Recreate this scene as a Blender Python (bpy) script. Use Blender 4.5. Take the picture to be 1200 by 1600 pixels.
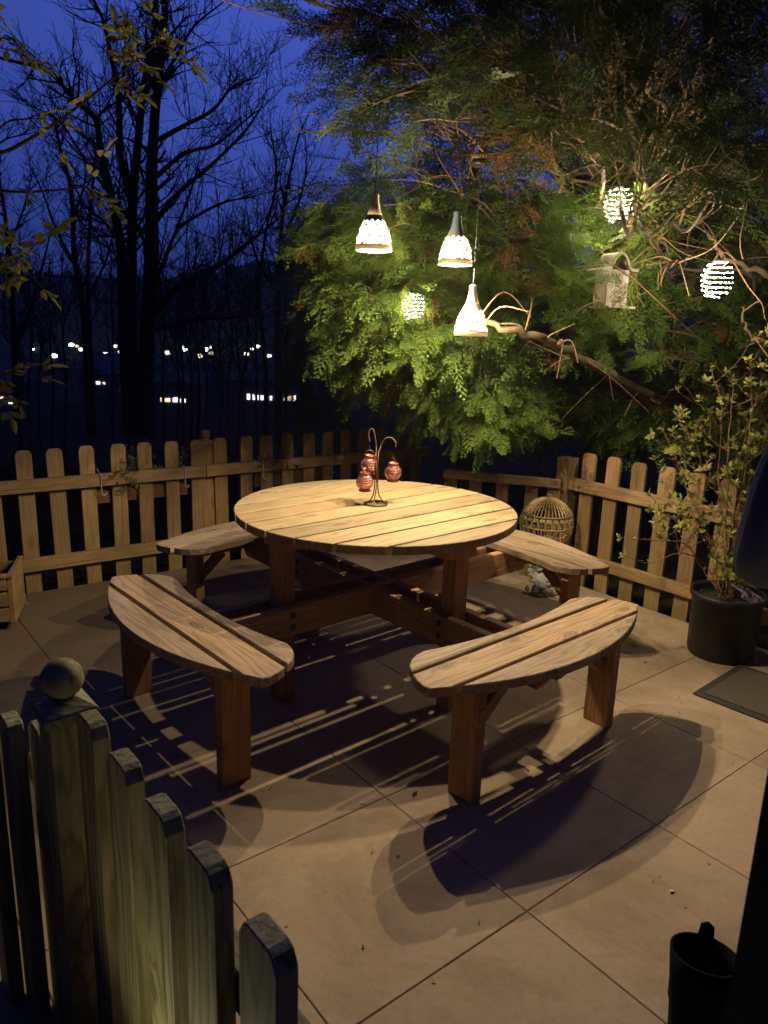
import bpy, math, random
import numpy as np
from math import sin, cos, pi, radians as RAD
from mathutils import Vector, Matrix
random.seed(7); RNG = np.random.default_rng(7)
for o in list(bpy.data.objects): bpy.data.objects.remove(o)
SC = bpy.context.scene; COL = SC.collection

# ------------------------------------------------------------------ camera (calibrated on the 60 cm slabs and the round table)
CH, CF, CP, CR = 1.4735, 1156.4, 0.239295, 0.031609
_f = Vector((0, cos(CP), -sin(CP))); _r0 = Vector((1, 0, 0)); _u0 = _r0.cross(_f)
_r = cos(CR)*_r0 + sin(CR)*_u0; _u = -sin(CR)*_r0 + cos(CR)*_u0
cam = bpy.data.cameras.new('camera'); camo = bpy.data.objects.new('camera', cam); COL.objects.link(camo)
camo.matrix_world = Matrix(((_r.x, _u.x, -_f.x, 0), (_r.y, _u.y, -_f.y, 0), (_r.z, _u.z, -_f.z, CH), (0, 0, 0, 1)))
cam.sensor_fit = 'VERTICAL'; cam.sensor_height = 36; cam.lens = CF/1600*36
cam.clip_start = 0.05; cam.clip_end = 6000
cam.dof.use_dof = True; cam.dof.focus_distance = 3.0; cam.dof.aperture_fstop = 9.0
SC.camera = camo

# ------------------------------------------------------------------ dusk sky, no sun above the horizon
W = bpy.data.worlds.new("World"); SC.world = W; W.use_nodes = True
_n = W.node_tree.nodes; _l = W.node_tree.links
_bg = _n['Background']
_sky = _n.new('ShaderNodeTexSky'); _sky.sky_type = 'NISHITA'; _sky.sun_disc = False
_sky.sun_elevation = RAD(2.0); _sky.sun_rotation = RAD(180); _sky.ozone_density = 10.0
_tint = _n.new('ShaderNodeMix'); _tint.data_type = 'RGBA'; _tint.blend_type = 'MULTIPLY'; _tint.inputs[0].default_value = 1
_tint.inputs[7].default_value = (0.25, 0.16, 0.28, 1)
_glow = _n.new('ShaderNodeMix'); _glow.data_type = 'RGBA'; _glow.blend_type = 'ADD'; _glow.inputs[0].default_value = 1
# afterglow of the dusk: brightest ahead of the camera, fading overhead and behind
_tc = _n.new('ShaderNodeTexCoord'); _dt = _n.new('ShaderNodeVectorMath'); _dt.operation = 'DOT_PRODUCT'
_dt.inputs[1].default_value = Vector((0.05, 0.93, 0.36)).normalized(); _l.new(_tc.outputs['Generated'], _dt.inputs[0])
_h = _n.new('ShaderNodeMath'); _h.operation = 'MULTIPLY_ADD'; _h.use_clamp = True; _h.inputs[1].default_value = .5; _h.inputs[2].default_value = .5; _l.new(_dt.outputs['Value'], _h.inputs[0])
_pw = _n.new('ShaderNodeMath'); _pw.operation = 'POWER'; _pw.inputs[1].default_value = 5.0; _l.new(_h.outputs[0], _pw.inputs[0])
_ag = _n.new('ShaderNodeMix'); _ag.data_type = 'RGBA'; _ag.inputs[6].default_value = (.004, .005, .012, 1); _ag.inputs[7].default_value = (0.54, 0.98, 4.8, 1)
_l.new(_pw.outputs[0], _ag.inputs[0]); _l.new(_ag.outputs[2], _glow.inputs[7])
_l.new(_sky.outputs[0], _tint.inputs[6]); _l.new(_tint.outputs[2], _glow.inputs[6]); _l.new(_glow.outputs[2], _bg.inputs[0]); _bg.inputs[1].default_value = 0.12

SC.view_settings.view_transform = 'Standard'; SC.view_settings.look = 'None'
SC.view_settings.exposure = 0.0; SC.view_settings.gamma = 1.0
SC.render.engine = 'CYCLES'
cy = SC.cycles
cy.use_denoising = True; cy.sample_clamp_indirect = 1.6; cy.max_bounces = 6; cy.diffuse_bounces = 4
cy.volume_bounces = 0; cy.transmission_bounces = 5; cy.transparent_max_bounces = 6; cy.caustics_reflective = False; cy.caustics_refractive = False
LAMP_W = 46.0; LAMP_DOWN = 1.5; LAMP_COL = (1.0, 0.82, 0.54); FAIRY_W = 20.0; FAIRY_COL = (1.0, 0.86, 0.62)

# ------------------------------------------------------------------ helpers
def P(px, py, d):
    """the point of the place that the photograph shows at (px, py), d metres along the view axis"""
    return Vector((0, 0, CH)) + d*(_f + (px-600)/CF*_r - (py-800)/CF*_u)
def G(px, py, z=0.0):
    v = _f + (px-600)/CF*_r - (py-800)/CF*_u
    return Vector((0, 0, CH)) + v*((z-CH)/v.z)

class MB:
    """collects pieces of ONE part; gco = coordinates along the grain, rnd = a random value per piece"""
    def __init__(s): s.v=[]; s.f=[]; s.g=[]; s.r=[]
    def add(s, vs, fs, gs=None, r=None):
        o=len(s.v); r=random.random() if r is None else r
        s.v += [tuple(v) for v in vs]; s.f += [tuple(i+o for i in f) for f in fs]
        gs = vs if gs is None else gs
        s.g += [tuple(g) for g in gs]; s.r += [r]*len(vs)
    def prism(s, poly, z0, z1, frame=None, bevel=0.0, grain='x', r=None):
        """extrude a 2-D polygon (counter-clockwise) from z0 to z1, top and bottom arris eased by bevel"""
        n=len(poly); M = frame or Matrix()
        cx=sum(p[0] for p in poly)/n; cy_=sum(p[1] for p in poly)/n
        rr = random.random() if r is None else r
        off=(rr*13.7, rr*7.1+random.random(), random.random()*3)
        def inset(b):
            if b<=0: return poly
            out=[]
            for i in range(n):
                a=poly[i-1]; c=poly[i]; d=poly[(i+1)%n]
                e1=(c[0]-a[0],c[1]-a[1]); e2=(d[0]-c[0],d[1]-c[1])
                l1=math.hypot(*e1) or 1; l2=math.hypot(*e2) or 1
                n1=(-e1[1]/l1,e1[0]/l1); n2=(-e2[1]/l2,e2[0]/l2)
                k=1+n1[0]*n2[0]+n1[1]*n2[1]; k=max(k,.4)
                out.append((c[0]+(n1[0]+n2[0])/k*b, c[1]+(n1[1]+n2[1])/k*b))
            return out
        rings=[(poly,z0),(poly,z1)] if bevel<=0 else [(inset(bevel),z0),(poly,z0+bevel),(poly,z1-bevel),(inset(bevel),z1)]
        vs=[];gs=[]
        for pl,z in rings:
            for x,y in pl:
                vs.append(M@Vector((x,y,z)))
                gs.append(((x if grain=='x' else y)+off[0]*3, (y if grain=='x' else x)+off[1]*2, z+off[2]) if grain!='z' else (z+off[0]*3, x+off[1]*2, y+off[2]))
        fs=[]
        for k in range(len(rings)-1):
            for i in range(n):
                j=(i+1)%n; fs.append((k*n+i,k*n+j,(k+1)*n+j,(k+1)*n+i))
        fs.append(tuple(range(n-1,-1,-1))); t=(len(rings)-1)*n; fs.append(tuple(range(t,t+n)))
        s.add(vs,fs,gs,rr)
    def box(s, a, b, frame=None, bevel=0.0, grain='x', r=None):
        s.prism([(a[0],a[1]),(b[0],a[1]),(b[0],b[1]),(a[0],b[1])], a[2], b[2], frame, bevel, grain, r)
    def tube(s, pts, rads, n=6, cap=True, r=None):
        pts=[Vector(p) for p in pts]; m=len(pts)
        if not hasattr(rads,'__len__'): rads=[rads]*m
        vs=[];gs=[];fs=[]; up=None; L=0; rr=random.random() if r is None else r
        for i,p in enumerate(pts):
            t=(pts[min(i+1,m-1)]-pts[max(i-1,0)]); t=t.normalized() if t.length>1e-9 else Vector((0,0,1))
            if up is None:
                up=Vector((0,0,1)) if abs(t.z)<.9 else Vector((1,0,0))
            a=(up-t*up.dot(t)); a=a.normalized() if a.length>1e-6 else t.orthogonal().normalized()
            b=t.cross(a); up=a
            if i: L+=(p-pts[i-1]).length
            for k in range(n):
                q=2*pi*k/n; d=a*cos(q)+b*sin(q); vs.append(p+d*rads[i]); gs.append((L+rr*9, d.x*rads[i]+rr*5, d.y*rads[i]))
        for i in range(m-1):
            for k in range(n):
                j=(k+1)%n; fs.append((i*n+k,i*n+j,(i+1)*n+j,(i+1)*n+k))
        if cap: fs.append(tuple(range(n-1,-1,-1))); fs.append(tuple(range((m-1)*n,m*n)))
        s.add(vs,fs,gs,rr)
    def lathe(s, prof, c=(0,0,0), n=32, r=None, frame=None, cap=True):
        vs=[];fs=[]; c=Vector(c); m=len(prof)
        for R,z in prof:
            for k in range(n):
                q=2*pi*k/n; v=Vector((R*cos(q),R*sin(q),z)); vs.append((frame@v if frame else v)+c)
        for i in range(m-1):
            for k in range(n):
                j=(k+1)%n; fs.append((i*n+k,i*n+j,(i+1)*n+j,(i+1)*n+k))
        if cap and prof[0][0]>1e-5: fs.append(tuple(range(n-1,-1,-1)))
        if cap and prof[-1][0]>1e-5: fs.append(tuple(range((m-1)*n,m*n)))
        s.add(vs,fs,None,r)
    def ball(s, c, R, n=12, r=None, sz=1.0):
        m=max(4,n//2); s.lathe([(max(R*sin(pi*i/m),1e-6),-R*sz*cos(pi*i/m)) for i in range(m+1)], c, n, r)

def link(name, me, mat, parent=None, smooth=False):
    o=bpy.data.objects.new(name,me); COL.objects.link(o); me.materials.append(mat)
    if parent is not None: o.parent=parent
    if smooth: me.polygons.foreach_set('use_smooth',[True]*len(me.polygons))
    return o
def build(name, mb, mat, parent=None, smooth=False):
    me=bpy.data.meshes.new(name); me.from_pydata(mb.v,[],mb.f)
    a=me.attributes.new('gco','FLOAT_VECTOR','POINT'); a.data.foreach_set('vector',np.array(mb.g,np.float32).ravel())
    b=me.attributes.new('rnd','FLOAT','POINT'); b.data.foreach_set('value',np.array(mb.r,np.float32))
    me.update()
    return link(name,me,mat,parent,smooth)
def mesh_np(name, V, F, R, mat, parent=None, Gc=None):
    """V (n,3), F (m,4) quads, R per-vertex value"""
    me=bpy.data.meshes.new(name); V=np.asarray(V,np.float32); F=np.asarray(F,np.int32)
    me.vertices.add(len(V)); me.vertices.foreach_set('co',V.ravel())
    me.loops.add(F.size); me.loops.foreach_set('vertex_index',F.ravel())
    me.polygons.add(len(F)); me.polygons.foreach_set('loop_start',np.arange(0,F.size,F.shape[1],dtype=np.int32))
    me.update(calc_edges=True)
    b=me.attributes.new('rnd','FLOAT','POINT'); b.data.foreach_set('value',np.asarray(R,np.float32))
    return link(name,me,mat,parent)
def tag(o,label=None,cat=None,group=None,kind=None):
    if label: o['label']=label
    if cat: o['category']=cat
    if group: o['group']=group
    if kind: o['kind']=kind
    return o
def thing(name,label,cat,loc=(0,0,0),rz=0,group=None):
    o=bpy.data.objects.new(name,None); COL.objects.link(o); o.location=loc; o.rotation_euler=(0,0,rz); o.empty_display_size=.05
    return tag(o,label,cat,group)
def copy_tree(o,parent=None):
    c=o.copy(); COL.objects.link(c)
    if parent is not None: c.parent=parent
    for ch in list(o.children): copy_tree(ch,c)
    return c
def curve(pts,n=6):
    """Catmull-Rom through pts"""
    pts=[Vector(p) for p in pts]; out=[]
    q=[pts[0]*2-pts[1]]+pts+[pts[-1]*2-pts[-2]]
    for i in range(1,len(q)-2):
        for k in range(n):
            t=k/n; a,b,c,d=q[i-1],q[i],q[i+1],q[i+2]
            out.append(.5*((2*b)+(c-a)*t+(2*a-5*b+4*c-d)*t*t+(3*b-a-3*c+d)*t**3))
    out.append(pts[-1]); return out
def lerp(a,b,t): return a+(b-a)*t

# ------------------------------------------------------------------ materials
class NT:
    def __init__(s,name):
        s.m=bpy.data.materials.new(name); s.m.use_nodes=True; s.t=s.m.node_tree; s.n=s.t.nodes; s.b=s.n['Principled BSDF']; s.out=s.n['Material Output']
    def new(s,ty,**k):
        x=s.n.new(ty)
        for a,v in k.items(): setattr(x,a,v)
        return x
    def L(s,a,b): s.t.links.new(a,b)
    def math(s,op,a,b=None,clamp=False):
        x=s.new('ShaderNodeMath',operation=op); x.use_clamp=clamp
        for i,v in enumerate((a,b)):
            if v is None: continue
            if isinstance(v,(int,float)): x.inputs[i].default_value=v
            else: s.L(v,x.inputs[i])
        return x.outputs[0]
    def vmul(s,v,k):
        x=s.new('ShaderNodeVectorMath',operation='MULTIPLY'); s.L(v,x.inputs[0]); x.inputs[1].default_value=k; return x.outputs[0]
    def noise(s,v,scale,detail=4,rough=.6,dist=0):
        x=s.new('ShaderNodeTexNoise'); s.L(v,x.inputs['Vector']); x.inputs['Scale'].default_value=scale
        x.inputs['Detail'].default_value=detail; x.inputs['Roughness'].default_value=rough; x.inputs['Distortion'].default_value=dist
        return x.outputs['Fac']
    def ramp(s,f,stops):
        x=s.new('ShaderNodeValToRGB'); e=x.color_ramp.elements
        while len(e)<len(stops): e.new(.5)
        for i,(p,c) in enumerate(stops): e[i].position=p; e[i].color=(*c,1) if len(c)==3 else c
        s.L(f,x.inputs[0]); return x.outputs[0]
    def mix(s,f,a,b,mode='MIX'):
        x=s.new('ShaderNodeMix',data_type='RGBA',blend_type=mode)
        for i,v in ((0,f),(6,a),(7,b)):
            if isinstance(v,(int,float)): x.inputs[i].default_value=v
            elif isinstance(v,tuple): x.inputs[i].default_value=(*v,1)
            else: s.L(v,x.inputs[i])
        return x.outputs[2]
    def attr(s,n): return s.new('ShaderNodeAttribute',attribute_name=n)
    def bump(s,h,strength=.3,dist=.002):
        x=s.new('ShaderNodeBump'); x.inputs['Strength'].default_value=strength; x.inputs['Distance'].default_value=dist
        s.L(h,x.inputs['Height']); s.L(x.outputs[0],s.b.inputs['Normal'])
    def obj(s): return s.new('ShaderNodeTexCoord').outputs['Object']
    def pos(s): return s.new('ShaderNodeNewGeometry').outputs['Position']

def wood(name,light,dark,rough=.65,moss=0.0,knots=True,contrast=1.0):
    m=NT(name); g=m.attr('gco').outputs['Vector']; r=m.attr('rnd').outputs['Fac']
    fine=m.noise(m.vmul(g,(5,150,150)),1,5,.7)
    broad=m.noise(m.vmul(g,(1.3,11,11)),1,3,.5,.6)
    sep=m.new('ShaderNodeSeparateXYZ'); m.L(g,sep.inputs[0])
    ph=m.math('ADD',m.math('MULTIPLY',broad,36),m.math('MULTIPLY',sep.outputs[1],210))
    if knots:
        v=m.new('ShaderNodeTexVoronoi',feature='F1',voronoi_dimensions='2D'); v.inputs['Scale'].default_value=1
        wob=m.new('ShaderNodeVectorMath',operation='ADD'); m.L(m.vmul(g,(3.4,8.5,8.5)),wob.inputs[0])
        nz=m.new('ShaderNodeTexNoise'); m.L(m.vmul(g,(14,40,40)),nz.inputs['Vector']); nz.inputs['Scale'].default_value=1
        m.L(m.vmul(nz.outputs['Color'],(.10,.10,0)),wob.inputs[1]); m.L(wob.outputs[0],v.inputs['Vector'])
        sx=m.new('ShaderNodeSeparateXYZ'); m.L(v.outputs['Color'],sx.inputs[0]); on=m.math('GREATER_THAN',sx.outputs[0],.5)
        bend=m.math('MULTIPLY',m.ramp(v.outputs['Distance'],[(.0,(1,1,1)),(.12,(.62,.62,.62)),(.28,(.18,.18,.18)),(.5,(0,0,0))]),on)
        ph=m.math('ADD',ph,m.math('MULTIPLY',bend,17))
    rings=m.math('MULTIPLY_ADD',m.math('SINE',ph),.5); m.n[-1].inputs[2].default_value=.5
    rings=m.math('POWER',rings,2.4)
    f=m.math('ADD',m.math('MULTIPLY',fine,.85),m.math('MULTIPLY',rings,.44*contrast))
    col=m.ramp(f,[(.26,light),(.60,tuple(lerp(a,b,.45) for a,b in zip(light,dark))),(.95,dark)])
    tone=m.ramp(r,[(0,(.66,.64,.64)),(.35,(.98,.95,.93)),(.7,(1.06,1.02,.95)),(1,(.95,.82,.68))])
    col=m.mix(.85,col,tone,'MULTIPLY')
    blot=m.noise(m.vmul(g,(2.2,7,7)),1,5,.65)
    col=m.mix(m.math('MULTIPLY',m.ramp(blot,[(.47,(0,0,0)),(.70,(1,1,1))]),.5),col,tuple(c*.72 for c in dark))
    crack=m.noise(m.vmul(g,(1.6,95,95)),1,2,.5)
    col=m.mix(m.ramp(crack,[(.66,(0,0,0)),(.70,(.75,.75,.75))]),col,tuple(c*.35 for c in dark))
    if knots:
        k=m.math('MULTIPLY',m.ramp(v.outputs['Distance'],[(.0,(.75,.75,.75)),(.045,(.55,.55,.55)),(.075,(.15,.15,.15)),(.095,(.85,.85,.85)),(.13,(.2,.2,.2)),(.2,(0,0,0))]),on)
        col=m.mix(m.math('MULTIPLY',k,.85),col,tuple(c*.40 for c in dark))
    if moss>0:
        n1=m.noise(m.pos(),5,5,.65); n2=m.new('ShaderNodeSeparateXYZ'); m.L(m.pos(),n2.inputs[0])
        low=m.ramp(n2.outputs[2],[(.0,(1,1,1)),(.25,(.45,.45,.45)),(.9,(.25,.25,.25))])
        mk=m.math('MULTIPLY',m.math('MULTIPLY',m.ramp(n1,[(.38,(0,0,0)),(.65,(1,1,1))]),low),moss)
        col=m.mix(mk,col,(.10,.11,.025))
    m.L(col,m.b.inputs['Base Color']); m.b.inputs['Roughness'].default_value=rough
    m.b.inputs['Specular IOR Level'].default_value=.25
    h=m.math('ADD',m.math('ADD',fine,m.math('MULTIPLY',rings,.4)),m.math('MULTIPLY',crack,-.9))
    m.bump(h,.6,.0016)
    return m.m
def plain(name,c,rough=.5,metal=0.,var=.15,scale=30,bump=0.,spec=.4,trans=0.):
    m=NT(name); n=m.noise(m.obj(),scale,4,.6)
    col=m.mix(n,tuple(x*(1-var) for x in c),tuple(min(1,x*(1+var)) for x in c))
    m.L(col,m.b.inputs['Base Color']); m.b.inputs['Roughness'].default_value=rough; m.b.inputs['Metallic'].default_value=metal
    m.b.inputs['Specular IOR Level'].default_value=spec
    if bump: m.bump(n,bump,.003)
    return m.m
def emit(name,c,s):
    m=NT(name); m.b.inputs['Base Color'].default_value=(*c,1); m.b.inputs['Emission Color'].default_value=(*c,1); m.b.inputs['Emission Strength'].default_value=s
    return m.m
def leaf(name,stops,transl=.35,rough=.5):
    m=NT(name); r=m.attr('rnd').outputs['Fac']
    col=m.ramp(r,stops); n=m.noise(m.pos(),9,3,.6); col=m.mix(.5,col,m.ramp(n,[(.3,(.55,.6,.5)),(.7,(1.2,1.15,1.0))]),'MULTIPLY')
    m.L(col,m.b.inputs['Base Color']); m.b.inputs['Roughness'].default_value=.65; m.b.inputs['Specular IOR Level'].default_value=.12
    t=m.new('ShaderNodeBsdfTranslucent'); m.L(col,t.inputs[0]); mx=m.new('ShaderNodeMixShader'); mx.inputs[0].default_value=transl
    m.L(m.b.outputs[0],mx.inputs[1]); m.L(t.outputs[0],mx.inputs[2]); m.L(mx.outputs[0],m.out.inputs[0])
    return m.m

M_TOP  = wood('table_wood',(.42,.32,.18),(.22,.15,.072),contrast=.75)
M_SEAT = wood('seat_wood',(.46,.345,.22),(.21,.14,.085),contrast=.75)
M_LEG  = wood('leg_wood',(.52,.31,.15),(.31,.165,.072),contrast=.8)
M_FENCE= wood('fence_wood',(.42,.27,.135),(.25,.15,.07),moss=.7,contrast=.7)
M_NEAR = wood('weathered_fence_wood',(.42,.38,.21),(.17,.15,.06),moss=.8,knots=True,contrast=1.0)
M_BARK = plain('bark',(.10,.065,.035),.9,0,.4,25,.5)
M_BARE = plain('winter_bark',(.028,.024,.022),.95,0,.3,10)
M_TWIG = plain('reddish_bark',(.22,.12,.055),.8,0,.35,30)
M_CON  = leaf('cypress_foliage',[(0,(.035,.072,.018)),(.45,(.08,.135,.026)),(.85,(.145,.195,.036)),(.94,(.18,.21,.05)),(.96,(.20,.10,.04)),(1,(.22,.11,.045))],.3)
M_CON2 = leaf('dimmed_cypress_foliage',[(0,(.035,.055,.022)),(.45,(.058,.085,.026)),(.85,(.085,.11,.032)),(.94,(.10,.115,.04)),(.96,(.15,.08,.035)),(1,(.17,.09,.04))],.25)  # grey-green of the overhanging tree, its dimmer light darkened into the colour
M_LEAF = leaf('shrub_leaf',[(0,(.20,.22,.05)),(.6,(.33,.34,.09)),(1,(.42,.38,.13))],.3)
M_LEAF2= leaf('elder_leaf',[(0,(.20,.24,.05)),(.7,(.33,.33,.08)),(1,(.36,.25,.08))],.45)
M_TUFT = leaf('trough_leaf',[(0,(.10,.12,.03)),(.6,(.22,.22,.06)),(1,(.34,.27,.12))],.2)
M_BLACK= plain('black_plastic',(.012,.013,.012),.45,0,.4,18,.1)
def _pot():
    m=NT('scuffed_pot_plastic'); n=m.noise(m.obj(),9,6,.7); d=m.noise(m.vmul(m.obj(),(30,30,7)),1,5,.7)
    c=m.mix(m.ramp(n,[(.5,(0,0,0)),(.72,(.8,.8,.8))]),(.010,.011,.010),(.055,.045,.028)); c=m.mix(m.ramp(d,[(.6,(0,0,0)),(.75,(.6,.6,.6))]),c,(.06,.055,.045))
    m.L(c,m.b.inputs['Base Color']); m.L(m.ramp(n,[(.3,(.35,.35,.35)),(.7,(.8,.8,.8))]),m.b.inputs['Roughness']); m.bump(d,.2,.002); return m.m
M_POT=_pot()
M_IRON = plain('rusty_iron',(.10,.055,.03),.55,.6,.3,60)
M_WIRE = plain('aged_brass_wire',(.52,.38,.19),.5,.5,.3,40)
M_STEEL= plain('steel_bolt',(.08,.08,.09),.35,.9,.2,40)
M_GLAZE= plain('pale_neck_wood',(.62,.50,.32),.4,.0,.15,30)
M_SHADE= plain('cut_metal_shade',(.16,.14,.11),.6,.0,.1,40,0,.2)
M_RIM  = plain('shade_rim',(.5,.41,.29),.5,.0,.15,40)
def _glowrim():
    m=NT('shade_rim_wood'); m.b.inputs['Base Color'].default_value=(.45,.36,.25,1); m.b.inputs['Roughness'].default_value=.55
    t=m.new('ShaderNodeBsdfTranslucent'); t.inputs[0].default_value=(.5,.36,.2,1); mx=m.new('ShaderNodeMixShader'); mx.inputs[0].default_value=.005
    m.L(m.b.outputs[0],mx.inputs[1]); m.L(t.outputs[0],mx.inputs[2]); m.L(mx.outputs[0],m.out.inputs[0]); return m.m
M_RIM=_glowrim()
def _veneer():
    m=NT('pale_veneer'); g=m.noise(m.vmul(m.obj(),(60,60,8)),1,4,.6); c=m.mix(g,(.50,.38,.23),(.68,.54,.35)); m.L(c,m.b.inputs['Base Color']); m.b.inputs['Roughness'].default_value=.45
    t=m.new('ShaderNodeBsdfTranslucent'); t.inputs[0].default_value=(.6,.44,.26,1); mx=m.new('ShaderNodeMixShader'); mx.inputs[0].default_value=.05
    m.L(m.b.outputs[0],mx.inputs[1]); m.L(t.outputs[0],mx.inputs[2]); m.L(mx.outputs[0],m.out.inputs[0]); return m.m
M_GLAZE=_veneer()
M_CORD = plain('black_cord',(.02,.02,.02),.7)
M_STONE= plain('pale_stone',(.36,.34,.29),.9,0,.5,22,.8)
M_TERRA= plain('terracotta',(.13,.06,.028),.8,0,.25,14,.2)
M_SOIL = plain('soil',(.035,.027,.015),.95,0,.6,60,1.)
M_PAINT= wood('whitewashed_wood',(.42,.38,.31),(.25,.21,.16),.7,knots=False)
M_NAVY = plain('navy_canvas',(.17,.17,.18),.9,0,.25,50,.3,.15)
M_COVER= plain('black_cloth',(.006,.006,.007),.95,0,.3,40,.3,.1)
M_WHITE= plain('white_hook_wire',(.55,.52,.45),.4,.3)
def glass_mat():
    m=NT('rose_glass'); n=m.noise(m.obj(),22,3,.5)
    tr=m.new('ShaderNodeBsdfTransparent'); tr.inputs[0].default_value=(.80,.50,.46,1)
    df=m.new('ShaderNodeBsdfDiffuse'); m.L(m.mix(n,(.62,.20,.13),(.42,.22,.30)),df.inputs[0])
    gl=m.new('ShaderNodeBsdfGlossy'); gl.inputs[0].default_value=(1,.86,.84,1); gl.inputs['Roughness'].default_value=.06
    a=m.new('ShaderNodeMixShader'); a.inputs[0].default_value=.26; m.L(tr.outputs[0],a.inputs[1]); m.L(df.outputs[0],a.inputs[2])
    lw=m.new('ShaderNodeLayerWeight'); lw.inputs['Blend'].default_value=.28
    b=m.new('ShaderNodeMixShader'); m.L(m.math('MULTIPLY_ADD',lw.outputs['Facing'],.55),b.inputs[0]); m.n[-1].inputs[2].default_value=.12
    m.L(a.outputs[0],b.inputs[1]); m.L(gl.outputs[0],b.inputs[2]); m.L(b.outputs[0],m.out.inputs[0]); return m.m
M_GLASS=glass_mat(); M_COPPER=plain('copper_wire',(.28,.11,.07),.35,.7,.2,40)

# ------------------------------------------------------------------ ground, slabs, valley, hills
def hgt(x,y):
    d=max(0.0, y-7.5, -x-4.5)                         # the garden falls away behind the fences
    z=-.06 - 9.5*(1-math.exp(-(d/18.0)**1.5)) if d>0 else -.06
    r=math.hypot(x,y)
    if r>260:
        t=min(1,(r-260)/480); t=t*t*(3-2*t)
        z+=t*(50+15*sin(x*.0075+1.3)+9*sin(x*.021+y*.004)+3*sin(x*.07+y*.05))
    return z
def terrain():
    xs=sorted(set([s*v for v in (0,1.5,3,4.5,6,8,11,15,20,27,36,50,70,100,150,220,260,320,400,500,620,760,900) for s in (1,-1)]))
    ys=sorted(set([-60,-20,-6,0,2,4,5.5,7,8,9,10.5,12,14,17,20,24,29,35,45,60,80,110,150,200,260,320,380,450,530,620,720,850,950]))
    vs=[(x,y,hgt(x,y)) for y in ys for x in xs]; n=len(xs)
    fs=[(j*n+i,j*n+i+1,(j+1)*n+i+1,(j+1)*n+i) for j in range(len(ys)-1) for i in range(n-1)]
    mb=MB(); mb.add(vs,fs)
    m=NT('rough_ground'); n1=m.noise(m.pos(),.35,6,.65); n2=m.noise(m.pos(),9,5,.7)
    c=m.mix(n1,(.020,.020,.010),(.045,.035,.020)); c=m.mix(m.math('MULTIPLY',n2,.6),c,(.015,.012,.008)); m.L(c,m.b.inputs['Base Color']); m.b.inputs['Roughness'].default_value=1
    m.b.inputs['Specular IOR Level'].default_value=0
    m.bump(n2,.6,.05)
    tag(build('ground',mb,m.m,None,True),kind='structure')
terrain()
def far_wood():
    rg=random.Random(4); mb=MB()
    for k in range(2600):
        a=rg.uniform(-1.0,.55); r=rg.uniform(270,760); x=r*sin(a); y=r*cos(a); z=hgt(x,y)-.3; h=rg.uniform(5,13); w=h*rg.uniform(.22,.4)
        for q in range(3):
            t=rg.random()*3.14; d=Vector((cos(t),sin(t),0))*w; p=Vector((x,y,z))
            mb.add([p-d*.15,p+d*.15,p+d+Vector((0,0,h*.55)),p+d*.5+Vector((0,0,h*rg.uniform(.75,1))),p+Vector((0,0,h)),p-d*.6+Vector((0,0,h*rg.uniform(.7,.95))),p-d+Vector((0,0,h*.5))],[(0,1,2,3,4,5,6)])
    tag(build('far_wood',mb,plain('far_trees',(.05,.045,.04),1,0,.4,.05,0,0)),kind='stuff')
far_wood()
GA=RAD(38.5); GX=Vector((cos(GA),sin(GA),0)); GY=Vector((-sin(GA),cos(GA),0)); GO=Vector((.41,1.65,0))
LF0=Vector((-1.665,4.09,0)); LFT=Vector((cos(RAD(36)),sin(RAD(36)),0))
NF0=Vector((-.46,1.05,0)); NFT=Vector((cos(RAD(-50)),sin(RAD(-50)),0)); RF0=Vector((1.28,4.226,0)); RFT=Vector((cos(RAD(-51.5)),sin(RAD(-51.5)),0))
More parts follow.
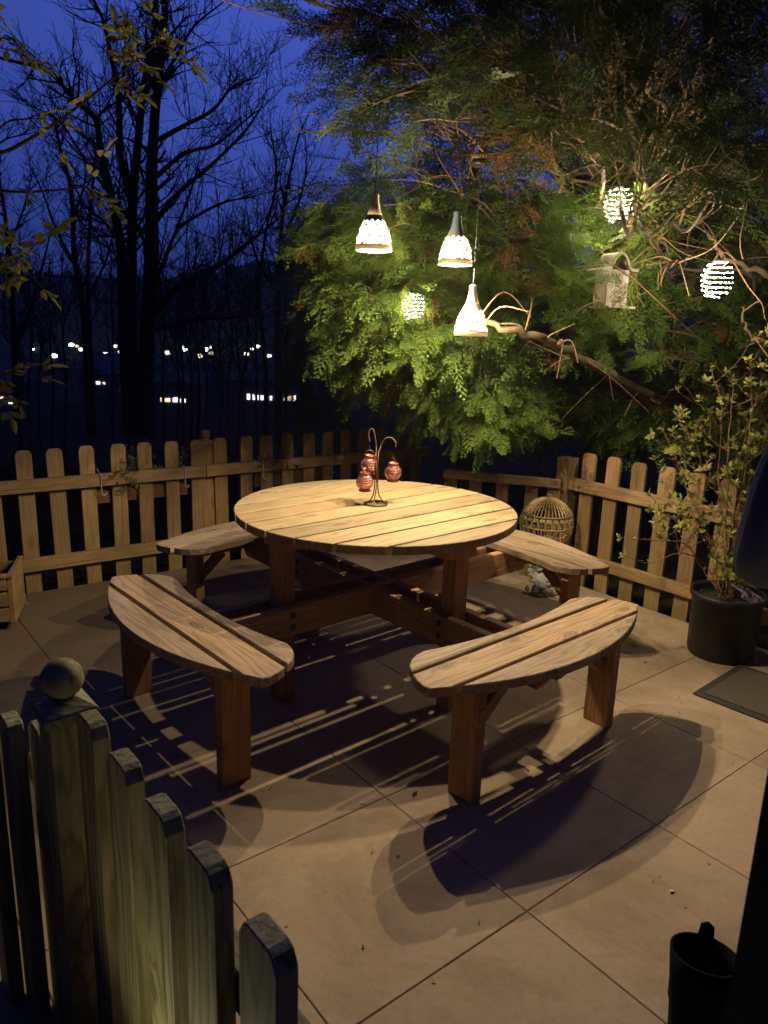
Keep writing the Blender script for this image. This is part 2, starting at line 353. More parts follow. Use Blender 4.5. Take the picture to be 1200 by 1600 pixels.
def paving():
    S=.605; mb=MB(); F=Matrix(((GX.x,GY.x,0,GO.x),(GX.y,GY.y,0,GO.y),(0,0,1,0),(0,0,0,1)))
    for i in range(-7,8):
        for j in range(-7,9):
            c=GO+GX*(i+.5)*S+GY*(j+.5)*S
            if c.y<-.6 or c.x<-3.4 or c.x>3.2: continue
            dz=random.uniform(-.0008,.0008); e=.0013
            pl=[(i*S+e,j*S+e),((i+1)*S-e,j*S+e),((i+1)*S-e,(j+1)*S-e),(i*S+e,(j+1)*S-e)]
            for o_,t_,lim,sg in ((LF0,LFT,-.005,1),(RF0,RFT,-.005,1),(NF0,NFT,.0,-1)):
                n_=Vector((-t_.y,t_.x,0)); q=[]
                for k in range(len(pl)):
                    a,b=pl[k],pl[(k+1)%len(pl)]
                    da=((GO+GX*a[0]+GY*a[1]-o_).dot(n_)-lim)*sg; db=((GO+GX*b[0]+GY*b[1]-o_).dot(n_)-lim)*sg
                    if da<=0: q.append(a)
                    if (da<=0)!=(db<=0): u=da/(da-db); q.append((lerp(a[0],b[0],u),lerp(a[1],b[1],u)))
                pl=q
                if len(pl)<3: break
            if len(pl)<3: continue
            mb.prism(pl,-.05,dz,F,.002)
    m=NT('concrete_slab'); r=m.attr('rnd').outputs['Fac']; p=m.pos()
    n1=m.noise(p,3.6,8,.70,.5); n2=m.noise(p,42,6,.75); n3=m.noise(p,230,3,.7)
    c=m.mix(n1,(.31,.22,.135),(.49,.37,.245)); c=m.mix(m.math('MULTIPLY',m.ramp(n2,[(.48,(0,0,0)),(.75,(1,1,1))]),.45),c,(.20,.15,.09))
    c=m.mix(m.math('MULTIPLY',m.ramp(m.noise(p,1.9,7,.72,.6),[(.48,(0,0,0)),(.66,(1,1,1))]),.5),c,(.17,.115,.065))
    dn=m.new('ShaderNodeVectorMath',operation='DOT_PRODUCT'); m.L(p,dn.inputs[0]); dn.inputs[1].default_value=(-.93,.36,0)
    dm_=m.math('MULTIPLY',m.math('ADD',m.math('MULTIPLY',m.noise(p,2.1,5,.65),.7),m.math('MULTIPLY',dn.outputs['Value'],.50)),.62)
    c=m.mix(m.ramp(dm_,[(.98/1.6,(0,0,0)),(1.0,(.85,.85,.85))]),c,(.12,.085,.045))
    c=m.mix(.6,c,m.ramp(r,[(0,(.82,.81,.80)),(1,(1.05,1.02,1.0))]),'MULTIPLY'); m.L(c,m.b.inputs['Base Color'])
    m.b.inputs['Roughness'].default_value=.85; m.b.inputs['Specular IOR Level'].default_value=.2
    m.bump(m.math('ADD',m.math('MULTIPLY',n2,.7),n3),.6,.002)
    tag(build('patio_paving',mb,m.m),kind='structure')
    # sandy joint bed just below the slab faces
    b=MB(); b.prism([(GX.dot(Vector((x,y,0))-GO),GY.dot(Vector((x,y,0))-GO)) for x,y in ((1.2,-.95),(3.3,-.95),(3.3,1.65),(.25,5.45),(-2.95,3.1))],-.09,-.0035,F)
    tag(build('patio_joint_bed',b,plain('sandy_joint',(.25,.185,.115),.95,0,.4,40,.4)),kind='structure')
paving()
def litter():
    mb=MB()
    for k in range(170):
        x=random.uniform(-2.2,2.2); y=random.uniform(1.2,4.2)
        p=Vector((x,y,0))
        if (p-LF0).dot(Vector((-LFT.y,LFT.x,0)))>-.03 or (p-RF0).dot(Vector((-RFT.y,RFT.x,0)))>-.03: continue
        a=random.random()*6.28; L=random.uniform(.003,.011)*(1.7 if random.random()<.1 else 1); w=L*random.uniform(.25,.6)
        d=Vector((cos(a),sin(a),0)); e=Vector((-sin(a),cos(a),0))
        mb.add([p-d*L+Vector((0,0,.003)),p+e*w+Vector((0,0,.0045)),p+d*L+Vector((0,0,.007)),p-e*w+Vector((0,0,.003)),p+Vector((0,0,.002))],[(0,3,2,1),(0,1,4),(1,2,4),(2,3,4),(3,0,4)])
    m=NT('dry_leaf_bits'); m.L(m.ramp(m.attr('rnd').outputs['Fac'],[(0,(.05,.03,.015)),(.6,(.16,.09,.04)),(.85,(.30,.24,.13)),(1,(.6,.55,.45))]),m.b.inputs['Base Color'])
    tag(build('leaf_litter',mb,m.m),kind='stuff')
litter()

# ------------------------------------------------------------------ picnic table with four fixed seats
TC=Vector((-.034,3.094,0)); TA=RAD(41.5)
def clip(poly,ax,val,keep_ge):
    out=[]; n=len(poly)
    for i in range(n):
        a,b=poly[i],poly[(i+1)%n]; ia=(a[ax]>=val)==keep_ge; ib=(b[ax]>=val)==keep_ge
        if ia: out.append(a)
        if ia!=ib:
            t=(val-a[ax])/(b[ax]-a[ax]); out.append((lerp(a[0],b[0],t),lerp(a[1],b[1],t)))
    return out
def picnic_table():
    t=thing('picnic_table','round slatted wooden picnic table with four curved seats fixed to its cross frame','picnic table',TC,TA)
    circ=[(.6*cos(2*pi*k/120),.6*sin(2*pi*k/120)) for k in range(120)]
    cuts=[-.7,-.485,-.345,-.205,-.064,.078,.218,.358,.498,.7]
    mb=MB()
    for a,b in zip(cuts[:-1],cuts[1:]):
        pl=clip(clip(circ,1,a+.0065,True),1,b-.0065,False)
        mb.prism(pl,.707,.74,None,.0022)
    build('tabletop',mb,M_TOP,t)
    # seat outline in (u radial, v along)
    inner=[(.782-.050*(v/.41)**2,v) for v in np.linspace(-.41,.41,23)]
    tip=[(.742,.455),(.762,.495),(.79,.525),(.83,.551),(.875,.574),(.915,.584)]
    arc=[(1.10*cos(a),1.10*sin(a)) for a in np.linspace(RAD(29.5),RAD(-29.5),41)]
    tipn=[(u,-v) for u,v in tip[::-1]]
    out=[(u,v) for u,v in inner]+tip+[(.938,.580)]+arc+[(.938,-.580)]+tipn
    out=out[::-1]                                       # counter-clockwise
    ar=sum(out[i-1][0]*out[i][1]-out[i][0]*out[i-1][1] for i in range(len(out)))
    if ar<0: out=out[::-1]
    for q in range(4):
        F=Matrix.Rotation(q*pi/2,4,'Z'); mb=MB()
        for a,b in ((.5,.820),(.838,.967),(.984,1.3)):
            pl=clip(clip(out,0,a,True),0,b,False); mb.prism(pl,.417,.45,F,.003,'y')
        s=build('seat',mb,M_SEAT,t)
        for sv in (-1,1):
            b=MB(); v0,v1=sorted((sv*.366,sv*.408))
            b.box((.875,v0,0),(.98,v1,.4165),F,.003,'z'); build('seat_leg',b,M_LEG,t)
            b=MB(); v0,v1=sorted((sv*.078,sv*.363))
            b.box((.905,v0,.352),(.948,v1,.4165),F,.002,'y'); build('seat_rail',b,M_LEG,t)
            b=MB()   # diagonal brace, leg to rail
            y0,z0,y1,z1=sv*.362,.245,sv*.235,.352
            d=Vector((0,y1-y0,z1-z0)); L=d.length; d.normalize(); nrm=Vector((0,-d.z,d.y))
            FB=F@Matrix(((1,0,0,.928),(0,d.y,nrm.y,y0),(0,d.z,nrm.z,z0),(0,0,0,1)))
            b.box((-.018,0,-.022),(.018,L,.022),FB,.002,'y'); build('brace',b,M_LEG,t)
        b=MB(); b.box((.445,-.0345,0),(.515,.0345,.7065),F,.003,'z'); build('post',b,M_LEG,t)
    for q in range(2):
        F=Matrix.Rotation(q*pi/2,4,'Z'); dz=-.0025*q
        for sv in (-1,1):
            y0,y1=sorted((sv*.0365,sv*.0765))
            prof=[(-1.0,.36),(-.955,.295),(.955,.295),(1.0,.36),(1.0,.4162),(-1.0,.4162)]   # (x,z) with cut ends
            FB=F@Matrix(((1,0,0,0),(0,0,-1,y1),(0,1,0,dz),(0,0,0,1)))
            b=MB(); b.prism(prof,0,y1-y0,FB,.003); bm=build('cross_beam',b,M_LEG,t)
            for x in (.48,-.48):
                for z in (.332,.383):
                    k=MB(); k.lathe([(.0001,.0),(.013,.0),(.013,.003),(.009,.006),(.0001,.007)],F@Vector((x,sv*.0765,z)),10,None,F@Matrix.Rotation(-sv*pi/2,4,'X')); build('bolt',k,M_STEEL,bm)
            b=MB(); b.box((-.515,y0,.645),(.515,y1,.7063+dz),F,.002); build('top_rail',b,M_LEG,t)
    return t
picnic_table()

# ------------------------------------------------------------------ fences
def picket_poly(w,h0,h1):
    c=w*.22; hw=w/2
    return [(-hw,h0),(hw,h0),(hw,h1-c*1.25),(hw-c*.55,h1-c*.25),(hw-c*1.1,h1),(-hw+c*1.1,h1),(-hw+c*.55,h1-c*.25),(-hw,h1-c*1.25)]
def picket(parent,o,T,s,w,h0,h1,th,mat,back,lean=0):
    """o+T*s is the foot; boards stand on the far side of the rails"""
    N=Vector((-T.y,T.x,0)); b=MB(); B=o+T*s+N*back
    Tt=(T+Vector((0,0,lean))).normalized(); Z=Vector((0,0,1))-T*lean
    F=Matrix(((Tt.x,Z.x,N.x,B.x),(Tt.y,Z.y,N.y,B.y),(Tt.z,Z.z,N.z,B.z),(0,0,0,1)))
    b.prism([(-x,y) for x,y in picket_poly(w,h0,h1)][::-1],0,th,F,.002,'y'); return build('picket',b,mat,parent)
def rail(parent,o,T,s0,s1,z0,z1,d0,d1,mat):
    N=Vector((-T.y,T.x,0)); b=MB()
    F=Matrix(((T.x,N.x,0,o.x),(T.y,N.y,0,o.y),(0,0,1,0),(0,0,0,1)))
    b.box((s0,d0,z0),(s1,d1,z1),F,.003); return build('rail',b,mat,parent)
def post(parent,o,T,s,w,z1,mat,back,ball=0.0,zb=-.03):
    N=Vector((-T.y,T.x,0)); b=MB(); F=Matrix(((T.x,N.x,0,o.x),(T.y,N.y,0,o.y),(0,0,1,0),(0,0,0,1)))
    b.box((s-w/2,back,zb),(s+w/2,back+w,z1),F,.004,'z'); p=build('post',b,mat,parent)
    if ball:
        c=o+T*s+N*(back+w/2); k=MB(); R=ball
        F2=F@Matrix.Translation((s,back+w/2,0)); h=w/2+.012
        k.prism([(-h,-h),(h,-h),(h,h),(-h,h)],z1+.0005,z1+.022,F2,.004); 
        # low pyramid under the ball
        vs=[F2@Vector((x*h*.92,y*h*.92,z1+.0225)) for x,y in ((-1,-1),(1,-1),(1,1),(-1,1))]+[F2@Vector((x*R*.45,y*R*.45,z1+.04)) for x,y in ((-1,-1),(1,-1),(1,1),(-1,1))]
        k.add(vs,[(0,1,5,4),(1,2,6,5),(2,3,7,6),(3,0,4,7),(4,5,6,7),(3,2,1,0)])
        cp=build('post_cap',k,mat,p)
        k=MB(); k.ball((c.x,c.y,z1+.036+R*.95),R,20); build('ball_finial',k,mat,cp,True)
    return p
def left_fence():
    f=thing('picket_fence','long brown picket fence along the far left side of the patio, behind the left-hand seats','fence')
    cs=[-.495,-.333,-.167,-.008,.159,.314,.477,.636,.796,.957,1.109,1.267,1.42,1.572,1.722,1.875,2.03,2.19,2.35]
    for s in cs: picket(f,LF0,LFT,s,.084+random.uniform(-.003,.003),-.05,.80+random.uniform(-.006,.006),0.02,M_FENCE,.002,random.uniform(-.016,.016))
    for z0,z1 in ((.572,.642),(.128,.200)):
        rail(f,LF0,LFT,-1.4,.675,z0,z1,-.036,.0005,M_FENCE); rail(f,LF0,LFT,.68,2.45,z0,z1,-.036,.0005,M_FENCE)
    for s in (-.66,-.82,-.98,-1.14,-1.3): picket(f,LF0,LFT,s,.084,-.05,.80,.02,M_FENCE,.002)
    post(f,LF0,LFT,.716,.075,.755,M_FENCE,.0235,.03)
left_fence()
def right_fence():
    f=thing('picket_fence','shorter brown picket fence running behind the potted shrub on the right','fence')
    for s in (-.132,.034,.204,.375,.55,.72,.89,1.06,1.23): picket(f,RF0,RFT,s,.09+random.uniform(-.003,.003),-.02,.808+random.uniform(-.006,.006),.022,M_FENCE,.002,random.uniform(-.008,.008))
    for z0,z1 in ((.580,.652),(.142,.208)): rail(f,RF0,RFT,-.235,1.4,z0,z1,-.036,.0005,M_FENCE)
    post(f,RF0,RFT,-.285,.09,.765,M_FENCE,-.036)
    post(f,RF0,RFT,1.46,.09,.80,M_FENCE,-.036)
right_fence()
def low_fence():
    o=P(770,900,4.75); o.z=0; e=P(866,900,4.62); e.z=0; T=(e-o).normalized(); L=(e-o).length
    f=thing('picket_fence','low stretch of picket fence under the conifer, between the table and the wire ball','fence')
    for s in (.02,.20,.335): picket(f,o,T,s,.078,-.03,.60,.02,M_FENCE,.002)
    rail(f,o,T,-.35,L-.01,.585,.64,-.036,.0005,M_FENCE); rail(f,o,T,-.35,L-.01,.13,.19,-.036,.0005,M_FENCE)
    for s in (-.15,-.31): picket(f,o,T,s,.078,-.03,.60,.02,M_FENCE,.002)
low_fence()
def near_fence():
    f=thing('picket_fence','weathered greenish picket fence close at the bottom left, with a ball topped post','fence')
    o=Vector((-.402,1.097,0)); T=Vector((cos(RAD(-50)),sin(RAD(-50)),0)); N=Vector((-T.y,T.x,0))
    # pickets on the camera side (negative N), rails behind them
    for s in (-.145,0,.155,.305,.455): picket(f,o,T,s,.089,-.06,.785+random.uniform(-.008,.006),.031,M_NEAR,-.035,random.uniform(-.012,.012))
    for z0,z1 in ((.55,.62),(.05,.12)): rail(f,o,T,-.21,.56,z0,z1,-.0035,.035,M_NEAR)
    post(f,o,T,-.25,.075,.752,M_NEAR,-.075,.039,-.06)
    for s,h,bk in ((-.335,.70,-.075),(-.40,.70,-.115),(-.47,.66,-.15)): picket(f,o,T,s,.085,-.06,h,.03,M_NEAR,bk)
    rail(f,o,T,-.56,-.29,.45,.52,-.042,-.006,M_NEAR)
near_fence()

# ------------------------------------------------------------------ pendant lamps
def shade_mesh(parent):
    R=lambda t: .0165+.0*t
    prof=[(.0665,.0),(.0675,.008),(.0668,.020),(.0645,.036),(.0605,.053),(.0545,.072),(.0465,.090),(.0375,.108),(.0290,.124)]
    zs=[p[1] for p in prof]; rs=[p[0] for p in prof]
    nt,nz=264,66; V=[];F=[]
    zz=np.linspace(.0,.124,nz+1)
    for z in zz:
        r=np.interp(z,zs,rs)
        for k in range(nt): a=2*pi*k/nt; V.append((r*cos(a),r*sin(a),z))
    pet=6
    for i in range(nz):
        z=(zz[i]+zz[i+1])/2
        for k in range(nt):
            a=2*pi*(k+.5)/nt; hole=False
            if z>.014:
                r=np.interp(z,zs,rs)
                sec=2*pi/pet; ph=((a/sec)%1-.5)*sec*.056; yy=z-.060      # medallion coordinates in metres
                rho=math.hypot(ph,yy); 
                if rho>.036:                                   # between medallions, smaller rosette
                    ph2=(((a/sec)+.5)%1-.5)*sec*.056; yy2=z-.098 if z>.07 else z-.026
                    rho=math.hypot(ph2,yy2); ang=math.atan2(yy2,ph2)
                else: ang=math.atan2(yy,ph)
                ring=(rho/.0118)%1; nd=max(5,int(2*pi*rho/.0105)); dot=(ang/(2*pi)*nd)%1
                hole = .38<ring<1.0 and .22<dot<1.0
                if rho<.004: hole=True
                top=.100+.005*cos(a*pet*2)
                if z>top: hole=False
                if z<.0165+.002*abs(sin(a*9)): hole=False
            if z<.0135: hole=True
            if not hole:
                j=(k+1)%nt; F.append((i*nt+k,i*nt+j,(i+1)*nt+j,(i+1)*nt+k))
    o=mesh_np('shade',V,F,[.5]*len(V),M_SHADE,parent)
    o.data.polygons.foreach_set('use_smooth',[True]*len(o.data.polygons))
    return o
M_BULB=emit('lit_bulb',(1,.9,.72),28)
def pendant(label,loc,cordtop,first=None):
    loc=Vector(loc); top=Vector(cordtop)
    if first is None:
        t=thing('pendant_lamp',label,'pendant lamp',loc,random.random(),'pendant lamps hanging over the table')
        shade_mesh(t)
        b=MB(); b.lathe([(.0670,-.003),(.0688,-.0025),(.0692,.006),(.0688,.0142),(.0666,.0146)],n=48,cap=False); build('rim',b,M_RIM,t,True)
        b=MB(); b.lathe([(.0295,.122),(.0255,.134),(.0210,.148),(.0175,.165),(.0155,.182),(.0150,.196),(.0125,.199),(.004,.2)],n=28,cap=False); build('neck',b,M_GLAZE,t,True)
        b=MB(); b.lathe([(.006,.088),(.012,.086),(.014,.074),(.011,.062),(.002,.058)],n=16); build('bulb',b,M_BULB,t,True)
        l=bpy.data.lights.new('lamp_light','POINT'); l.energy=LAMP_W; l.color=LAMP_COL; l.shadow_soft_size=.010
        lo=bpy.data.objects.new('lamp_light',l); COL.objects.link(lo); lo.parent=t; lo.location=(0,0,.022)
        l=bpy.data.lights.new('lamp_chip','AREA'); l.shape='DISK'; l.size=.016; l.energy=LAMP_DOWN; l.color=LAMP_COL
        lo=bpy.data.objects.new('lamp_chip',l); COL.objects.link(lo); lo.parent=t; lo.location=(0,0,.020)
    else:
        t=copy_tree(first); t.location=loc; t['label']=label; t.rotation_euler=(0,0,random.random()*6)
    # cord and the small solar disc it hangs from
    d=Matrix.Rotation(-t.rotation_euler.z,3,'Z')@(top-loc)
    b=MB(); b.tube([Vector((0,0,.199)),Vector((0,0,.199)).lerp(d,.5)+Vector((.004,.003,0)),d],.0017,6); build('cord',b,M_CORD,t)
    b=MB(); b.lathe([(.002,-.006),(.036,-.006),(.041,.0),(.041,.008),(.034,.016),(.002,.018)],d,24); build('solar_disc',b,M_BLACK,t,True)
    return t
def zlamp(px,pyl,d): # bottom of the shade
    return P(px,pyl,d)
L1=P(584,391,2.80); L2=P(711,413,2.98); L3=P(735,524,3.05)
T1=P(595,97,2.86); T2=P(740,165,3.02); T3=P(751,257,3.08)
# ------------------------------------------------------------------ spiral fairy-light lanterns
M_LED=emit('led_bead',(1,.95,.84),30)
def fairy_lantern(label,c,w,hh,yaw,first=None):
    if first is not None:
        t=copy_tree(first); t.location=c; t.rotation_euler=(0,0,yaw); t['label']=label; t.scale=(w,w,hh); return t
    t=thing('fairy_light_lantern',label,'lantern',c,yaw,'spiral fairy-light lanterns in the conifers'); t.scale=(w,w,hh)
    b=MB(); pts=[]; turns=7
    for k in range(turns*28+1):
        s=k/(turns*28); z=lerp(-.92,.92,s); R=.78*math.sqrt(max(.02,1-(z*.93)**2))+.2*(1-abs(z)**4); a=2*pi*turns*s
        pts.append(Vector((R*cos(a),R*sin(a),z)))
    b.tube(pts,.028,5); build('spiral_wire',b,M_WHITE,t)
    b=MB()
    for k in range(61):
        p=pts[int((k+.5)/61*(len(pts)-1))]; b.ball(p,.036+.014*random.random(),6)
    build('led_string',b,M_LED,t,True)
    l=bpy.data.lights.new('fairy_light','POINT'); l.energy=FAIRY_W; l.color=FAIRY_COL; l.shadow_soft_size=.06
    lo=bpy.data.objects.new('fairy_light',l); COL.objects.link(lo); lo.parent=t
    b=MB(); b.lathe([(.30,.92),(.32,1.0),(.2,1.06),(.03,1.08)],n=16); b.tube([(0,0,1.05),(0,0,1.9)],.012,5); build('hanger',b,M_CORD,t)
    return t

p1=pendant('pale pendant lamp hanging highest, the one nearest the bare trees',L1,T1)
pendant('middle pendant lamp with a dark bluish neck',L2,T2,p1) if False else None
def pend_copy(label,loc,top):
    # copies share the meshes of the first lamp except for the cord, which has its own length
    t=p1.copy(); COL.objects.link(t); t.location=loc; t['label']=label; t.rotation_euler=(0,0,random.random()*6)
    for ch in list(p1.children):
        if ch.name.split('.')[0] in ('cord','solar_disc'): continue
        c=ch.copy(); COL.objects.link(c); c.parent=t
    d=Matrix.Rotation(-t.rotation_euler.z,3,'Z')@(Vector(top)-Vector(loc))
    b=MB(); b.tube([Vector((0,0,.199)),Vector((0,0,.199)).lerp(d,.5)+Vector((.004,.003,0)),d],.0017,6); build('cord',b,M_CORD,t)
    b=MB(); b.lathe([(.002,-.006),(.036,-.006),(.041,.0),(.041,.008),(.034,.016),(.002,.018)],d,24); build('solar_disc',b,M_BLACK,t,True)
    return t
p2=pend_copy('middle pendant lamp with a dark bluish neck',L2,T2)
p3=pend_copy('lowest pendant lamp, hanging on a long thin cord',L3,T3)
for t_,k_ in ((p1,.85),(p2,1.1),(p3,1.05)):
    for ch in t_.children:
        if ch.type=='LIGHT': ch.data=ch.data.copy(); ch.data.energy*=k_
for ch in p2.children:
    if ch.name.startswith('neck'):
        ch.data=ch.data.copy(); ch.data.materials[0]=plain('bluish_neck',(.10,.14,.15),.35)
def _relamp(t_,k_):
    for ch in t_.children:
        if ch.type=='LIGHT': ch.data=ch.data.copy(); ch.data.energy*=k_
f1=fairy_lantern('fairy-light lantern of stacked bright rings at the far right, under a bare bough',P(1120,437,3.36),.068,.084,.3)
f2=fairy_lantern('fairy-light lantern half hidden by needles above the birdhouse',P(966,320,3.75),.070,.086,1.7,f1)
f3=fairy_lantern('small fairy-light lantern low in the bright foliage beside the lowest pendant lamp',P(646,478,3.36),.048,.060,2.9,f1)

_relamp(f2,1.25); _relamp(f3,.06); _relamp(f1,1.3)

# ------------------------------------------------------------------ lantern stand on the table
def lantern_stand():
    c=G(587,788,.7405); t=thing('lantern_stand','rusty wire stand with curled hooks and a ring base on the round table','stand',c)
    b=MB(); R=.05
    b.tube([(R*cos(2*pi*k/28),R*sin(2*pi*k/28),.004) for k in range(29)],.0035,6); build('base_ring',b,M_IRON,t,True)
    D=P(587,788,(c-Vector((0,0,CH))).dot(_f))
    dep=(c-Vector((0,0,CH))).dot(_f)
    def L(px,py,dd=0): return P(px,py,dep+dd)-c
    def hook(pts):
        b=MB(); b.tube(curve(pts,8),.0027,6); build('hook',b,M_IRON,t,True)
    z=lambda p,zz: Vector((p.x,p.y,zz))
    hook([(-.040,-.02,.006),(-.018,-.006,.03),(-.008,0,.07),(-.006,.0,.2),L(588,700),L(584,673),L(578,671),L(576,680),L(578,690)])
    hook([(.046,-.01,.006),(.02,-.004,.03),(.008,0,.07),(.004,.0,.2),L(594,700),L(601,686),L(611,684),L(618,691),L(618,699)])
    hook([(-.01,-.048,.006),(-.006,-.02,.03),(.0,-.006,.07),(.0,-.004,.16),L(589,728),L(584,719,-.015),L(575,718,-.02),L(569,724,-.03),L(569,730,-.03)])
    return c,dep
SC_,SD_=lantern_stand()
def glass_lantern(label,c,first=None,yaw=0):
    if first is not None:
        t=copy_tree(first); t.location=c; t.rotation_euler=(0,0,yaw); t['label']=label; return t
    t=thing('glass_lantern',label,'lantern',c,yaw,'rose glass lanterns on the table stand')
    R=.0365
    b=MB(); prof=[(.020,-.0335)]+[(R*cos(a)*(1+.012*(i%2)),R*.95*sin(a)) for i,a in enumerate(np.linspace(-.95,.95,24))]+[(.0205,.0325)]
    b.lathe(prof,n=32,cap=False); build('glass_globe',b,M_GLASS,t,True)
    b=MB()
    for zz in np.linspace(-.026,.026,6):
        r=math.sqrt(max(0,R*R-(zz/.95)**2))+.0012; b.tube([(r*cos(2*pi*k/28),r*sin(2*pi*k/28),zz) for k in range(29)],.0006,4)
    for k in range(6):
        a=k*pi/3; b.tube([((R+.0012)*cos(e)*cos(a),(R+.0012)*cos(e)*sin(a),R*.95*sin(e)) for e in np.linspace(-.95,.95,12)],.0007,4)
    build('wire_cage',b,M_COPPER,t)
    b=MB(); b.lathe([(.0205,.031),(.0225,.033),(.0225,.042),(.020,.043),(.019,.034)],n=28,cap=False); b.lathe([(.002,-.040),(.025,-.040),(.026,-.034),(.021,-.0325)],n=28); build('collar',b,M_COPPER,t,True)
    b=MB(); b.tube([(.0215*cos(a),0,.040+.024*sin(a)) for a in np.linspace(0,pi,14)]+[],.0013,5); b.tube([(0,0,.0645),(.002,0,.072),(-.001,0,.080),(0,0,.086)],.0008,4); build('handle',b,M_COPPER,t)
    return t
g1=glass_lantern('rose glass lantern hanging in the middle, overlapping the one below it',P(577,726,SD_-.002),None,.2)
glass_lantern('rose glass lantern hanging lowest of the three on the stand',P(570,753,SD_-.035),g1,1.2)
glass_lantern('rose glass lantern hanging apart on the right hook of the stand',P(614,738,SD_+.004),g1,2.0)

# ------------------------------------------------------------------ wire ball on stone, terracotta pot
def wire_ball():
    c=P(854,817,4.42); t=thing('wire_ball','openwork scrolled wire ball beside the right-hand fence post','garden ornament',c)
    R=.158
    def sp(lat,lon): return Vector((R*cos(lat)*cos(lon),R*cos(lat)*sin(lon),R*sin(lat)*.98))
    b=MB()
    for k in range(40):
        a=2*pi*k/40; b.tube([sp(l,a) for l in np.linspace(.42,1.5,10)],.0026,4)
    build('upper_wires',b,M_WIRE,t)
    b=MB()
    for k in range(40): b.tube([sp(l,2*pi*k/40) for l in np.linspace(-1.5,-.5,8)],.0026,4)
    build('lower_wires',b,M_WIRE,t)
    b=MB()
    for l in (.42,-.05,-.52): b.tube([sp(l,2*pi*k/40) for k in range(41)],.0034,5)
    build('ring_wires',b,M_WIRE,t)
    b=MB()
    for k in range(24):
        for lat0,sg in ((.18,1),(-.29,-1)):
            lon0=2*pi*(k+.5*(sg<0))/24
            for m in (-1,1):
                pts=[]
                for s in np.linspace(0,1,16):
                    rr=.085*(1-s*.85); th=s*9.0
                    pts.append(sp(lat0+sg*.11+sg*rr*sin(th)-sg*.02, lon0+m*(.155-.085+ .085 - rr*cos(th)*1.0-.03)))
                b.tube(pts,.0024,4)
                b.tube([sp(lat0-sg*.22,lon0+m*.02),sp(lat0,lon0+m*.03),sp(lat0+sg*.1,lon0+m*.04)],.0022,4)
    build('scroll_wires',b,M_WIRE,t)
    b=MB(); b.tube([sp(1.55,0)+Vector((.012*sin(a),0,.010-.010*cos(a))) for a in np.linspace(0,5.5,14)],.002,5); build('top_loop',b,M_WIRE,t)
    return c,R
WC,WR=wire_ball()
def rocky(mb,c,sx,sy,sz,seed,n=10):
    rg=random.Random(seed); vs=[];m=7
    for i in range(m+1):
        th=pi*i/m
        for k in range(n):
            a=2*pi*k/n; j=1+rg.uniform(-.2,.2); vs.append((c[0]+sx*sin(th)*cos(a)*j,c[1]+sy*sin(th)*sin(a)*j,c[2]-sz*cos(th)*(1+rg.uniform(-.08,.08))))
    fs=[(i*n+k,i*n+(k+1)%n,(i+1)*n+(k+1)%n,(i+1)*n+k) for i in range(m) for k in range(n)]
    mb.add(vs,fs)
def stones():
    base=G(818,924,0)
    t=thing('stone_ornament','crusty pale stone pedestal standing under the wire ball','stone ornament',(WC.x,WC.y,0))
    b=MB(); q=Vector((base.x-WC.x,base.y-WC.y,0))
    for k,(x,y,z,s) in enumerate([(0,0,.05,.075),(.01,.02,.12,.068),(0,0.01,.19,.06),(.02,.03,.25,.06)]): rocky(b,(x*1.0,y,z),s,s*.9,.055,k)
    top=WC.z-WR*.98
    b.lathe([(.07,max(.26,top-.06)),(.085,top-.03),(.085,top-.004),(.02,top-.002)],(0,0.0,0),12)
    build('pedestal',b,M_STONE,t)
    for k in range(60):
        pass
    b=MB()
    for k in range(70):
        a=random.uniform(0,6.28); z=random.uniform(.01,.24); r=.066+random.uniform(-.008,.012)
        rocky(b,(r*cos(a),r*sin(a)*.95+.01,z),random.uniform(.008,.018),random.uniform(.008,.018),random.uniform(.008,.02),k,6)
    build('shell_crust',b,M_STONE,t)
    c=G(846,934,0); t=thing('stone_ornament','low heap of pale cut stone beside the pedestal under the right rear seat','stone ornament',c)
    b=MB()
    for k in range(26):
        rocky(b,(random.gauss(0,.030),random.gauss(.02,.025),random.uniform(.015,.11)),random.uniform(.014,.03),random.uniform(.014,.028),random.uniform(.012,.024),k+90,6)
    rocky(b,(0,.03,.05),.05,.045,.06,5)
    build('heap',b,M_STONE,t)
    c=G(858,922,0); t=thing('terracotta_pot','small terracotta pot tucked behind the leg of the right rear seat','pot',c+Vector((.06,.12,0)))
    b=MB(); b.lathe([(.045,0),(.062,.10),(.070,.102),(.072,.135),(.064,.136),(.058,.10),(.01,.098)],n=24); build('pot_body',b,M_TERRA,t,True)
stones()

